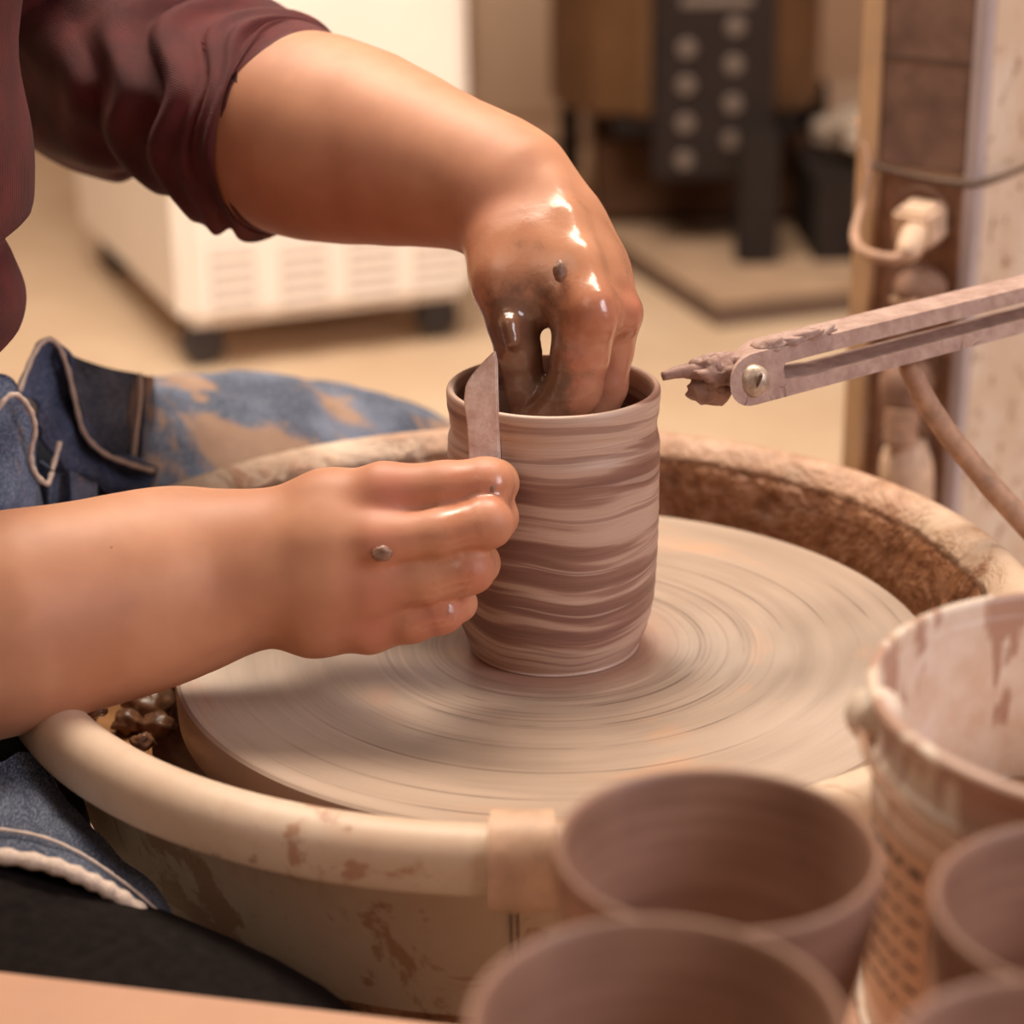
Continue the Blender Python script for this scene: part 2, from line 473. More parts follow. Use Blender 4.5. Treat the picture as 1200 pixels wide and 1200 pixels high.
# ------------------------------------------------------------------ implicit surfaces for the body
class Field:
    def __init__(s, lo, hi, h):
        s.lo = np.array(lo, float); s.h = h
        s.n = np.ceil((np.array(hi) - s.lo) / h).astype(int) + 1
        s.ax = [(s.lo[i] + np.arange(s.n[i]) * h).astype(np.float32) for i in range(3)]
        s.d = np.full(s.n, 1.0, np.float32)

    def sub(s, lo, hi):
        a = np.clip(np.floor((lo - s.lo) / s.h).astype(int), 0, s.n); b = np.clip(np.ceil((hi - s.lo) / s.h).astype(int) + 1, 0, s.n)
        return tuple(slice(x, y) for x, y in zip(a, b))

    def cone(s, A, B, k):
        (a, ra), (b, rb) = A, B
        mg = k + 5 * s.h
        lo = np.minimum(a - ra, b - rb) - mg; hi = np.maximum(a + ra, b + rb) + mg
        q = s.sub(lo, hi)
        X = s.ax[0][q[0]][:, None, None] - np.float32(a[0]); Y = s.ax[1][q[1]][None, :, None] - np.float32(a[1]); Z = s.ax[2][q[2]][None, None, :] - np.float32(a[2])
        ab = (b - a).astype(np.float32); L = float(ab @ ab) + 1e-12
        t = np.clip((X * ab[0] + Y * ab[1] + Z * ab[2]) / L, 0, 1)
        d = np.sqrt((X - t * ab[0]) ** 2 + (Y - t * ab[1]) ** 2 + (Z - t * ab[2]) ** 2) - (ra + (rb - ra) * t)
        s.merge(q, d.astype(np.float32), k)

    def merge(s, q, d, k):
        e = s.d[q]
        if k > 0:
            h = np.maximum(k - np.abs(e - d), 0) / k
            s.d[q] = np.minimum(e, d) - h * h * (k * .25)
        else: s.d[q] = np.minimum(e, d)

    def chain(s, J, k):
        for a, b in zip(J[:-1], J[1:]): s.cone(a, b, k)

    def groove(s, c, r, dep, nrm, w):          # shallow crease: a disc band around a finger
        q = s.sub(c - r, c + r)
        X = s.ax[0][q[0]][:, None, None] - np.float32(c[0]); Y = s.ax[1][q[1]][None, :, None] - np.float32(c[1]); Z = s.ax[2][q[2]][None, None, :] - np.float32(c[2])
        al = X * np.float32(nrm[0]) + Y * np.float32(nrm[1]) + Z * np.float32(nrm[2])
        fall = np.clip(1 - np.sqrt(X * X + Y * Y + Z * Z) / r, 0, 1)
        s.d[q] += (dep * np.exp(-(al / w) ** 2) * np.minimum(1, fall * 3)).astype(np.float32)

    def mesh(s):
        import openvdb as vdb
        g = vdb.FloatGrid(background=.02)
        g.copyFromArray(np.clip(s.d, -.02, .02))
        p, qd = g.convertToQuads(isovalue=0)[:2]
        p = np.asarray(p, float) * s.h + s.lo
        return p, np.asarray(qd, int)


def relax(v, f, it=2, lam=.5):
    e = np.vstack([f[:, [0, 1]], f[:, [1, 2]], f[:, [2, 3]], f[:, [3, 0]]]); e = np.unique(np.sort(e, axis=1), axis=0)
    for _ in range(it):
        acc = np.zeros_like(v); cnt = np.zeros(len(v))
        np.add.at(acc, e[:, 0], v[e[:, 1]]); np.add.at(acc, e[:, 1], v[e[:, 0]])
        np.add.at(cnt, e[:, 0], 1); np.add.at(cnt, e[:, 1], 1)
        v = v + lam * (acc / cnt[:, None] - v)
    return v


def J(px, py, zf, rp):
    return U(px, py, zf), rp * zf / F


def Wd(x, y, z, r):
    return np.array([x, y, z], float), r


#@@BODY
# ================================================================== the person
# -- near (right) arm and hand: closed around a rib tool in front of the pot
def near_arm():
    f = Field((-.45, -.24, -.08), (.03, .06, .14), .00125)
    ELB = [(-380, 800, .765, 138), (-160, 762, .768, 128)]
    ch = ELB + [(20, 725, .778, 104), (140, 697, .795, 90), (215, 678, .803, 79), (262, 671, .806, 76)]
    for off in (-1, 1):
        f.chain([J(x, y + off * .30 * h, z, .72 * h) for x, y, z, h in ch], .03)
    g = Field((-.45, -.24, -.08), (.03, .06, .14), .00125)
    k = .012
    mc = [[(262, 640, .807, 44), (385, 596, .797, 42), (446, 578, .789, 32)],
          [(268, 658, .803, 45), (380, 640, .789, 42), (436, 635, .781, 31)],
          [(268, 684, .803, 45), (380, 690, .791, 42), (430, 690, .786, 30)],
          [(270, 702, .807, 44), (370, 722, .798, 44), (426, 733, .795, 30)]]
    for c in mc: f.chain([J(*p) for p in c], .009)
    f.chain([J(300, 650, .822, 44), J(390, 612, .838, 40), J(480, 592, .842, 32)], .014)          # thumb side of the palm
    f.chain([J(350, 660, .815, 52), J(430, 655, .805, 44)], .012)
    for dy in (-24, 0, 24): f.chain([J(180, 686 + dy, .803, 56), J(290, 664 + dy * .9, .799, 46), J(390, 652 + dy * 1.3, .792, 40)], .014)
    fi = [[(452, 576, .788, 31), (520, 571, .786, 30), (570, 567, .786, 31), (580, 566, .798, 27), (560, 567, .806, 23)],
          [(446, 634, .779, 30), (515, 626, .777, 29), (570, 613, .777, 30.5), (580, 606, .794, 26.5), (562, 608, .810, 22)],
          [(441, 690, .784, 29), (500, 681, .781, 27.5), (550, 668, .781, 28.5), (560, 660, .797, 25), (545, 658, .811, 21)],
          [(437, 736, .794, 26), (482, 729, .789, 24), (518, 718, .788, 24.5), (537, 707, .799, 21), (524, 702, .811, 18)]]
    for c in fi: g.chain([J(*p) for p in c], .003); 
    th = [(480, 592, .842, 32), (530, 585, .842, 28), (572, 578, .838, 25)]
    g.chain([J(*p) for p in th], .003)
    # join fingers (sharp between themselves) to the palm (soft)
    e, d = f.d, g.d
    for (x0, y0, r0), (x1, y1, r1) in (((440, 606, 27), (482, 602, 19)), ((432, 662, 27), (474, 656, 19)), ((426, 712, 25), (464, 707, 17))):
        g.chain([J(x0, y0, .790, r0), J(x1, y1, .7895, r1)], .008)
    kk = .008; h = np.maximum(kk - np.abs(e - d), 0) / kk
    f.d = np.minimum(e, d) - h * h * (kk * .25)
    for c, w in ((fi[0], 571), (fi[1], 572), (fi[2], 551), (fi[3], 520)):
        a = U(*c[1][:3]); b = U(*c[2][:3]); nrm = (b - a) / np.linalg.norm(b - a)
        for off, dp in ((-.0045, .0003), (0, .0004), (.003, .0003)):
            f.groove(b + nrm * off, .016, dp, nrm, .0011)
    v, q = f.mesh(); v = relax(v, q, 2)
    return v, q


# -- far (left) arm and hand: reaching down into the pot
def far_arm():
    lo, hi = (-.30, -.06, .06), (.06, .30, .31)
    f = Field(lo, hi, .0014); g = Field(lo, hi, .0014)
    ch = [(60, 35, 1.02, 76), (200, 105, .965, 88), (330, 153, .925, 113), (380, 163, .91, 114), (430, 174, .897, 106), (480, 188, .884, 94), (530, 202, .872, 82), (580, 215, .862, 71)]
    f.chain([J(*p) for p in ch], .01)
    f.chain([J(575, 215, .862, 71), J(604, 228, .857, 62), J(652, 268, .85, 48), J(690, 318, .84, 40), J(722, 366, .832, 25)], .014)
    f.chain([J(590, 240, .852, 56), J(636, 300, .836, 46), J(686, 362, .816, 35)], .016)
    f.chain([J(588, 262, .85, 36), J(591, 330, .828, 34)], .014)
    f.chain([J(600, 300, .834, 38), J(655, 318, .826, 34)], .014)
    f.chain([J(618, 335, .826, 28), J(655, 345, .822, 28)], .010)
    f.chain([J(600, 232, .862, 56), J(660, 290, .856, 42), J(708, 350, .85, 26)], .014)
    f.chain([J(600, 235, .868, 50), J(650, 285, .866, 40), J(694, 342, .864, 24)], .014)
    fi = [[(591, 328, .828, 34), (599, 375, .825, 29), (607, 412, .825, 27), (617, 455, .830, 24.5), (624, 500, .836, 20)],
          [(687, 366, .813, 35), (680, 415, .815, 34), (671, 456, .82, 34), (645, 490, .825, 29), (614, 512, .83, 24)],
          [(723, 368, .831, 25), (718, 410, .835, 24), (711, 452, .838, 24), (690, 520, .842, 20)],
          [(708, 352, .85, 25), (702, 440, .855, 23), (690, 510, .857, 20)],
          [(694, 342, .864, 22), (688, 430, .868, 20), (680, 490, .868, 17)]]
    for c in fi: g.chain([J(*p) for p in c], .003)
    e, d = f.d, g.d
    kk = .009; h = np.maximum(kk - np.abs(e - d), 0) / kk
    f.d = np.minimum(e, d) - h * h * (kk * .25)
    # knuckles, tendons, a few lumps of clay on the skin
    f.chain([J(697, 372, .803, 16), J(703, 376, .803, 14)], .010)
    f.cone(J(735, 368, .823, 12), J(736, 372, .823, 11), .008)
    f.chain([J(628, 204, .846, 12), J(645, 225, .838, 13), J(664, 258, .827, 13), J(682, 305, .815, 13), J(698, 352, .803, 12)], .009)
    f.chain([J(688, 272, .834, 11), J(718, 330, .825, 11)], .008)
    f.chain([J(597, 380, .812, 9), J(601, 400, .812, 9)], .006)
    for (x, y, z), (dx, dy) in (((607, 412, .825), (.2, 1)), ((672, 452, .82), (-.15, 1)), ((612, 440, .826), (.2, 1))):
        c = U(x, y, z); nrm = U(x + dx * 10, y + dy * 10, z) - c; nrm /= np.linalg.norm(nrm)
        for off in (-.004, 0, .0035): f.groove(c + nrm * off, .018, .0004, nrm, .0012)
    v, q = f.mesh(); v = relax(v, q, 2)
    return v, q


# -- the rest of the figure, under the clothes or beyond the frame
def trunk():
    f = Field((-.66, -.40, -.50), (.06, .46, .86), .010)
    k = .05
    f.chain([Wd(-.45, 0, -.03, .13), Wd(-.40, 0, .10, .11), Wd(-.375, 0, .24, .115), Wd(-.37, 0, .36, .11)], k)
    f.chain([Wd(-.37, .12, .40, .05), Wd(-.38, 0, .41, .06), Wd(-.37, -.12, .33, .05)], k)
    f.chain([Wd(-.37, 0, .42, .06), Wd(-.335, -.01, .55, .05)], k)
    f.chain([Wd(-.32, -.01, .60, .07), Wd(-.315, -.01, .68, .078)], k)
    f.chain([Wd(-.275, -.012, .585, .045), Wd(-.272, -.012, .60, .045)], .03)
    f.cone(Wd(-.232, -.012, .635, .012), Wd(-.225, -.012, .61, .014), .012)
    for s in (-1, 1): f.cone(Wd(-.325, -.01 + s * .078, .63, .016), Wd(-.33, -.01 + s * .08, .61, .011), .006)
    e1 = J(-380, 800, .765, 110); e2 = J(60, 35, 1.02, 70)
    f.chain([Wd(-.37, -.14, .33, .045), e1], .03); f.chain([Wd(-.37, .14, .42, .052), e2], .03)
    f.chain([Wd(-.45, .09, -.06, .085), Wd(-.10, .335, -.095, .06), Wd(-.07, .36, -.40, .042), Wd(-.07, .36, -.465, .035), Wd(.02, .40, -.478, .024)], .03)
    f.chain([Wd(-.45, -.09, -.07, .075), Wd(-.21, -.195, -.085, .055), Wd(-.10, -.248, -.112, .05), Wd(-.12, -.28, -.40, .042), Wd(-.12, -.28, -.465, .035), Wd(-.03, -.31, -.478, .024)], .03)
    v, q = f.mesh(); return relax(v, q, 1), q


V, Q, K = [], [], 0
parts = [near_arm(), far_arm(), trunk()]
for v, q in parts:
    V.append(v); Q.append(q + K); K += len(v)
Vb = np.vstack(V); Qb = np.vstack(Q)


def gauss(pts, v):
    o = np.zeros(len(v))
    for (c, r, a) in pts: o = np.maximum(o, a * np.exp(-((v - c) ** 2).sum(1) / (r * r)))
    return o


mudp = [(U(x, y, z), r, a) for x, y, z, r, a in
        [(600, 440, .815, .03, 1.1), (606, 400, .812, .026, 1.05), (625, 480, .82, .022, 1), (585, 350, .812, .016, .6), (632, 350, .806, .014, .75), (656, 320, .803, .010, .6), (645, 400, .81, .012, .9),
         (640, 495, .815, .016, .9), (668, 480, .805, .012, .45), (630, 345, .806, .016, .55), (560, 330, .835, .012, .5), (620, 300, .815, .015, .4),
         (585, 590, .785, .006, .4), (530, 715, .782, .007, .5)]]
redp = [(U(x, y, z), r, a) for x, y, z, r, a in
        [(458, 577, .776, .013, .7), (448, 632, .768, .011, .5), (442, 690, .772, .013, .6), (438, 735, .784, .014, .7), (572, 600, .776, .008, .8), (553, 676, .776, .008, .8), (522, 722, .782, .008, .8), (520, 730, .782, .016, .7), (565, 570, .779, .012, .5),
         (540, 575, .778, .014, .45), (550, 625, .772, .012, .4), (698, 372, .803, .013, .6), (738, 365, .823, .012, .6), (670, 430, .805, .016, .6), (715, 430, .828, .014, .5), (300, 240, .89, .03, .35), (420, 270, .87, .04, .4), (560, 265, .84, .025, .4)]]
wetp = [(U(x, y, z), r, a) for x, y, z, r, a in
        [(690, 280, .82, .028, .9), (640, 330, .806, .04, 1), (600, 400, .812, .04, 1), (670, 430, .80, .035, 1), (720, 400, .825, .03, .9), (560, 320, .83, .02, .8),
         (540, 575, .775, .012, .8), (540, 620, .77, .012, .8), (530, 680, .773, .012, .8), (500, 715, .78, .014, .8), (585, 580, .78, .015, .7)]]
mask = np.c_[gauss(mudp, Vb), gauss(redp, Vb), gauss(wetp, Vb), np.ones(len(Vb))]
person = put('person', Vb, Qb, M['skin'], attrs={'mask': mask})
tag(person, 'person in maroon sleeves and clay-stained denim, hands on the pot', 'person')

hr = MB(); hr.blob((-.335, -.01, .685), (.094, .086, .088), 3, .06, 3, 4); hr.blob((-.405, -.01, .60), (.045, .05, .085), 5, .1, 3, 3)
hr.put('hair', M['hair'], person, sharp=None)
nb = MB(); c = U(541, 711, .7955)
nb.blob(c, (.0042, .0012, .0030), 1, .02, 1, 3, Matrix.Rotation(-.5, 3, 'Z') @ Matrix.Rotation(.5, 3, 'Y'))
nb.put('fingernail', M['nail'], person)

for px_, py_, z_, sz in ((576, 575, .7775, (.0026, .002, .0036)), (447, 649, .7675, (.0040, .002, .0032)), (656, 318, .8035, (.0026, .0024, .0042))):
    MB().blob(U(px_, py_, z_), sz, px_ % 5, .3, 1.2, 3).put('clay_speck', M['speck'], person, sharp=None)

# ---- clothes
def ribbed_tube(path, rad, n, sub, fold, ribs):
    P, R = spline(path, rad, sub); T = np.gradient(P, axis=0); T /= np.linalg.norm(T, axis=1)[:, None]
    up = np.array([0, 0, 1.]); v = []; rib = []
    for i in range(len(P)):
        u = up - T[i] * np.dot(up, T[i]); u /= np.linalg.norm(u); w = np.cross(T[i], u)
        for j in range(n):
            a = 2 * PI * j / n + 1.5 * PI
            r = R[i] + fold(i / (len(P) - 1), a)
            v.append(P[i] + (u * math.cos(a) + w * math.sin(a)) * r); rib.append(a * ribs * j / max(j, 1))
    f = [(i * n + j, i * n + (j + 1) % n, (i + 1) * n + (j + 1) % n, (i + 1) * n + j) for i in range(len(P) - 1) for j in range(n)]
    return v, f, rib


def fold_far(u, a):
    # bunched rolls towards the cuff, long diagonal folds higher up
    x = u + .045 * math.sin(a * 2 + 1) + .02 * math.sin(a * 5 + u * 9) + .012 * math.sin(3 * a - 7 * u)
    b = max(0, min(1, (u - .28) / .2)); e = 1 - max(0, min(1, (u - .64) / .09))
    d = .0062 * b * (abs(math.sin(x * 31)) ** .7 - .6) + .002 * b * math.sin(x * 83 + a)
    d += (1 - b) * (.0065 * (abs(math.sin(a * 1.5 + u * 13)) - .6) + .003 * math.sin(a * 7 - u * 22))
    low = max(0, -math.cos(a))                      # sagging underside
    d += low * (.006 * math.sin(u * 24) - .002)
    return d * e + .001 * (1 - e)


vs, fs, rb = ribbed_tube([Wd(-.38, .13, .44, 0)[0], Wd(-.30, .19, .34, 0)[0], U(70, 30, 1.02), U(170, 82, .98), U(250, 122, .95), U(315, 146, .93), U(334, 152, .925), U(330, 151, .926), U(300, 141, .934)],
                          [.075, .068, .056, .0535, .0515, .0505, .0485, .0462, .0452], 200, 22, fold_far, 300)
mbv, mbf, mbr = list(vs), list(fs), list(rb)
k0 = len(mbv)
vs, fs, rb = ribbed_tube([Wd(-.37, -.13, .36, 0)[0], Wd(-.375, -.165, .24, 0)[0], Wd(-.365, -.175, .12, 0)[0], Wd(-.355, -.178, .055, 0)[0]], [.088, .082, .074, .068], 90, 12, lambda u, a: .003 * math.sin(u * 30 + 2 * math.sin(a)), 220)
mbv += vs; mbf += [tuple(i + k0 for i in q) for q in fs]; mbr += rb
k0 = len(mbv)
prof = [(.47, -.30, -.37, .12), (.42, -.275, -.37, .165), (.36, -.222, -.37, .165), (.30, -.2110, -.37, .155), (.25, -.2135, -.37, .15), (.205, -.2145, -.375, .15), (.188, -.217, -.38, .15), (.178, -.230, -.38, .148), (.168, -.2285, -.385, .15), (.152, -.225, -.385, .152), (.138, -.227, -.39, .152), (.128, -.235, -.39, .15), (.115, -.242, -.40, .15), (.05, -.27, -.42, .155), (.0, -.30, -.44, .15)]
P3 = [np.array([fx, cx, b]) for z, fx, cx, b in prof]
zz = np.array([p[0] for p in prof]); zi = np.concatenate([np.linspace(zz[i], zz[i + 1], 7)[:-1] for i in range(len(zz) - 1)] + [[zz[-1]]])
_, fxs = spline([(p[0], 0, 0) for p in prof], [p[1] for p in prof], 6); fx = fxs; cx = np.interp(-zi, -zz, [p[2] for p in prof]); bb = np.interp(-zi, -zz, [p[3] for p in prof])
n = 180
for i in range(len(zi)):
    for j in range(n):
        a = 2 * PI * j / n + PI; fo = .004 * mnoise.noise(Vector((math.cos(a) * 2, math.sin(a) * 2, zi[i] * 14))) + .0015 * math.sin(zi[i] * 90 + 3 * a)
        A = fx[i] - cx[i]; A = A if math.cos(a) > 0 else .12
        mbv.append((cx[i] + (A + fo) * math.cos(a), (bb[i] + fo) * math.sin(a), zi[i])); mbr.append(a * 520 + .8 * math.sin(zi[i] * 40))
mbf += [(k0 + i * n + j, k0 + (i + 1) * n + j, k0 + (i + 1) * n + (j + 1) % n, k0 + i * n + (j + 1) % n) for i in range(len(zi) - 1) for j in range(n)]
put('shirt', mbv, mbf, M['shirt'], person, attrs={'rib': mbr})

# black trousers: hips, thighs, shins
def fold_t(u, a): return 1 + .03 * math.sin(u * 25 + 2 * a) + .02 * math.sin(5 * a + 9 * u)


tr = MB()
tr.tube([(-.50, -.10, -.075), (-.35, -.15, -.07), (-.21, -.195, -.0765), (-.10, -.248, -.11), (-.115, -.285, -.28), (-.12, -.285, -.45)], [.09, .082, .073, .066, .06, .055], 48, 10, fn=fold_t)
tr.tube([(-.50, .09, -.07), (-.30, .195, -.085), (-.10, .335, -.10), (-.07, .365, -.28), (-.07, .365, -.45)], [.095, .088, .066, .06, .055], 48, 10, fn=fold_t)
tr.tube([(-.50, -.02, -.10), (-.36, -.07, -.088), (-.27, -.115, -.075), (-.225, -.150, -.075), (-.17, -.19, -.09)], [.09, .075, .058, .046, .04], 40, 8, fn=fold_t)  # added black fill for the shadowed gap between denim and pan
tr.tube([(-.48, .0, -.08), (-.36, .02, -.095), (-.29, .045, -.10), (-.25, .06, -.105), (-.225, .065, -.108)], [.10, .085, .068, .054, .03], 40, 8, fn=fold_t)  # added black fill standing in for the shadow between the legs
tr.put('trousers', M['black'], person, sharp=None)

# denim over the far thigh, with folds and hems
def fold_d(u, a):
    return 1 + .085 * mnoise.noise(Vector((u * 7, math.cos(a) * 1.3, math.sin(a) * 1.3))) + .04 * mnoise.noise(Vector((u * 19, math.cos(a) * 3, math.sin(a) * 3)))


dn = MB()
dn.tube([(-.42, .125, -.04), (-.32, .19, -.035), (-.22, .262, -.045), (-.15, .315, -.058), (-.09, .352, -.078), (-.062, .368, -.115)], [.100, .093, .086, .083, .074, .05], 72, 16, fn=fold_d)
apron = dn.put('denim_apron', M['denim_s'], person, sharp=None)


def hem(pts, r, parent, name='hem'):
    h = MB(); h.tube(pts, r, 8, 8, fn=lambda u, a: 1 + .15 * math.sin(u * len(pts) * 55)); return h.put(name, M['hem'], parent, sharp=None)


# dark inner flap with the curved stitched edge
top = [(22, 460, .10), (38, 418, .115), (52, 399, .125), (66, 402, .13), (78, 428, .135), (88, 470, .14), (98, 506, .145), (120, 530, .15), (150, 543, .155), (180, 552, .16)]
bot = [(40, 500, .10), (50, 508, .11), (58, 520, .118), (66, 535, .124), (78, 548, .13), (92, 556, .134), (108, 562, .138), (128, 568, .144), (150, 572, .15), (172, 580, .156)]
T0 = [UY(*p) for p in top]; B0 = [UY(*p) for p in bot]
mid = [a * .5 + b * .5 + np.array([0, .022, -.004]) for a, b in zip(T0, B0)]
sheet([T0, mid, B0], 6, 10, .002, .004, 60, 1).put('pocket_flap', M['denim_d'], apron, sharp=None)
hem(T0, .0013, apron)
# panel behind the flap with a vertical seam
r1 = [UY(x, y, yy) for x, y, yy in [(66, 402, .15), (90, 418, .165), (125, 430, .18), (162, 438, .195), (176, 442, .20), (186, 441, .235)]]
r2 = [UY(x, y, yy) for x, y, yy in [(80, 480, .15), (100, 485, .165), (130, 490, .172), (158, 500, .185), (172, 500, .188), (184, 500, .23)]]
r3 = [UY(x, y, yy) for x, y, yy in [(80, 580, .15), (105, 585, .165), (130, 590, .175), (155, 590, .183), (170, 590, .186), (184, 588, .23)]]
sheet([r1, r2, r3], 8, 10, .002, .004, 45, 2).put('lap_panel', M['denim_s'], apron, sharp=None)
hem([UY(x, y, yy) for x, y, yy in [(164, 438, .19), (164, 465, .183), (160, 500, .180), (156, 535, .178)]], .0013, apron)
# near rolled fold at the waist
q1 = [UY(x, y, yy) for x, y, yy in [(-40, 470, .06), (-10, 440, .07), (15, 445, .078), (30, 470, .082), (40, 500, .085), (40, 540, .09)]]
q2 = [UY(x, y, yy) for x, y, yy in [(-40, 520, .05), (-10, 520, .055), (10, 525, .06), (25, 540, .066), (38, 560, .07), (48, 575, .08)]]
q3 = [UY(x, y, yy) for x, y, yy in [(-40, 660, .03), (-10, 660, .035), (10, 660, .04), (25, 650, .05), (38, 640, .055), (52, 640, .07)]]
sheet([q1, q2, q3], 8, 10, .002, .004, 50, 3).put('waist_fold', M['denim'], apron, sharp=None)
hem([UY(x, y, yy) for x, y, yy in [(-10, 490, .05), (8, 466, .055), (22, 464, .06), (36, 482, .064), (41, 505, .066), (36, 530, .066), (40, 552, .066), (55, 567, .07), (62, 548, .09), (70, 518, .10)]], .0013, apron)
w1 = [UY(x, y, yy) for x, y, yy in [(48, 540, .09), (60, 550, .085), (72, 556, .095), (84, 552, .09), (98, 560, .10), (112, 566, .12)]]
w2 = [UY(x, y, yy) for x, y, yy in [(44, 640, .08), (58, 640, .075), (70, 640, .09), (84, 640, .08), (96, 640, .095), (115, 640, .11)]]
sheet([w1, w2], 8, 8, .002, .002, 50, 4).put('draped_fold', M['denim'], apron, sharp=None)

# denim draped over the near thigh, with its pale outer edge
tp = [UY(*p) for p in [(-60, 905, -.12), (0, 896, -.118), (24, 884, -.108), (52, 900, -.108), (82, 942, -.122), (128, 988, -.138), (180, 1040, -.156), (232, 1114, -.176)]]
md = [UY(*p) for p in [(-60, 945, -.15), (0, 945, -.152), (35, 950, -.15), (68, 965, -.15), (102, 990, -.152), (145, 1022, -.158), (190, 1064, -.168), (233, 1117, -.179)]]
bt = [UY(*p) for p in [(-60, 992, -.178), (0, 997, -.18), (60, 1008, -.182), (105, 1026, -.182), (140, 1045, -.182), (175, 1071, -.182), (208, 1100, -.182), (234, 1120, -.182)]]
dr = sheet([tp, md, bt], 8, 10, .002, .002, 60, 5).put('apron_drape', m_denim('worn_denim', (36, 44, 64), (84, 90, 106), .15), apron, sharp=None)
hem([p + np.array([0, -.001, -.0015]) for p in bt], .0030, dr)
hem([p * .62 + q * .38 + np.array([0, -.002, .003]) for p, q in zip(bt, md)], .0006, dr, 'stitching')

#@@PROPS
# ================================================================== pottery wheel
PC = np.array([-.0125, .012, 0])
wheel = thing('pottery_wheel', 'pottery wheel with spinning flat head inside a cream clay-splashed splash pan', 'pottery wheel', (0, 0, -.5))
lip = [(.1945, -.074), (.197, -.03), (.2005, .004), (.2035, .0135), (.2075, .0195), (.213, .0232), (.2185, .0238), (.2235, .0215), (.2268, .0165), (.2275, .010), (.2272, .004), (.2255, .0022), (.214, .0020), (.2085, -.002), (.204, -.02), (.1985, -.05), (.191, -.085), (.184, -.106), (.174, -.1185), (.158, -.1215)]


def resamp(pr, k=3):
    P, _ = spline([(r, z, 0) for r, z in pr], 0, k); return [(p[0], p[1]) for p in P]


lipd = resamp(lip)
kin = next(i for i, (r, z) in enumerate(lipd) if r > .2032)
ins = [max(0, min(1, (kin - i) / 2.5 + .5)) if i < 30 else 0 for i in range(len(lipd))]
fl = [(.03, -.1215), (.03, -.1105), (.150, -.1105), (.168, -.105), (.180, -.09), (.1905, -.080), (.1945, -.074)]
lipd = resamp(lip) + fl; ins = ins[:len(lipd) - 7] + [0, 1, 1, 1, 1, 1, 1]
pan = MB().lathe(lipd, 160, PC).put('splash_pan', M['pan'], wheel, sharp=None, attrs={'inside': ins * 160})
clipp = [(.1992, .0145), (.2035, .0225), (.2115, .0276), (.2200, .0282), (.2265, .0252), (.2308, .0185), (.2316, .009), (.2310, .0), (.227, -.0025), (.212, -.0025), (.212, .006), (.222, .010), (.218, .018), (.206, .014)]
a0 = math.radians(-90.9 - 2.9); a1 = math.radians(-90.9 + 2.9)
MB().lathe(resamp(clipp) + [clipp[0]], 10, PC, a0, a1, cap=True).put('rim_clip', M['clip'], pan)
sm = MB()
for da in (-.35, .35):
    a = math.radians(-91.8 + da)
    sm.lathe([(.209, -.002), (.2055, -.02), (.1985, -.048), (.192, -.062), (.190, -.060), (.197, -.046), (.204, -.02), (.207, -.002), (.209, -.002)], 2, PC, a - .0012, a + .0012, cap=True)
sm.put('seam_joint', M['concrete_d'], pan)
wh = [(0, 0), (.05, .0), (.1, .0), (.150, 0), (.1635, -.0002), (.1650, -.0012), (.1655, -.004), (.1650, -.020), (.1635, -.0225), (.05, -.024), (.02, -.026), (.02, -.10)]
MB().lathe(wh, 200).put('wheel_head', M['wheel'], wheel, sharp=math.radians(30))
MB().lathe([(.0, -.122), (.10, -.1222), (.115, -.13), (.115, -.30), (.09, -.33), (0, -.33)], 48).put('motor_housing', M['metal_dark'], wheel)
for k in range(3):
    a = k * 2 * PI / 3 + .25
    x, y = math.cos(a), math.sin(a)
    MB().tube([(x * .08, y * .08, -.28), (x * .15, y * .15, -.40), (x * .19, y * .19, -.495)], [.02, .018, .018], 16, 4).put('leg', M['metal_dark'], wheel)

# slurry and scraps in the pan
ang = [i / 72 * 2 * PI for i in range(72)]
sl = MB(); v = []
for a in ang:
    for r, z in ((.1675, -.042), (.172, -.041), (.180, -.0405), (.190, -.041), (.1935, -.040)):
        rr = r if r > .17 else r
        w = .0022 * mnoise.noise(Vector((math.cos(a) * r * 60, math.sin(a) * r * 60, 0)))
        v.append((PC[0] + (rr + .0) * math.cos(a), PC[1] + rr * math.sin(a), z + w))
sl.add(v, [(i * 5 + j, ((i + 1) % 72) * 5 + j, ((i + 1) % 72) * 5 + j + 1, i * 5 + j + 1) for i in range(72) for j in range(4)])
tag(sl.put('clay_slurry', M['slurry'], None, sharp=None), 'brown wet clay slurry lying in the bottom of the splash pan', 'slurry', kind='stuff')
scr = [(176, 826, -.034, .0105, 1, 'largest wet clay scrap in the splash pan, leaning by the wheel head'), (150, 846, -.036, .007, 2, 'wet clay scrap nearest the left inner lip of the pan'),
       (190, 806, -.034, .006, 3, 'small wet clay scrap wedged above the largest scrap'), (112, 832, -.016, .0045, 4, 'tiny dark clay crumb stuck on the inner pan wall'), (186, 850, -.036, .007, 5, 'low smooth clay scrap below the largest scrap'), (168, 870, -.024, .005, 6, 'small clay crumb clinging under the pan lip')]
for x, y, z, r, sd, lb in scr:
    p = UZ(x, y, z)
    tag(MB().blob(p, (r, r * .9, r * .75), sd, .42, 1.6, 3).put('clay_scrap', M['lump'], None, sharp=None), lb, 'clay scrap', 'clay scraps in the splash pan')

# ================================================================== the pot being thrown
po = [(0, 0), (.034, 0), (.0365, .0012), (.0390, .006), (.0413, .013), (.0430, .022), (.0438, .034), (.0444, .048), (.0447, .064), (.0448, .078), (.0450, .088), (.0449, .0945), (.0438, .0995), (.0440, .1035), (.0448, .109), (.0452, .1145), (.0449, .1168), (.0438, .1177), (.0424, .1172), (.0416, .1150), (.0412, .108), (.0406, .098), (.0408, .08), (.0400, .05), (.038, .02), (.034, .009), (0, .007)]
po = resamp(po, 5)


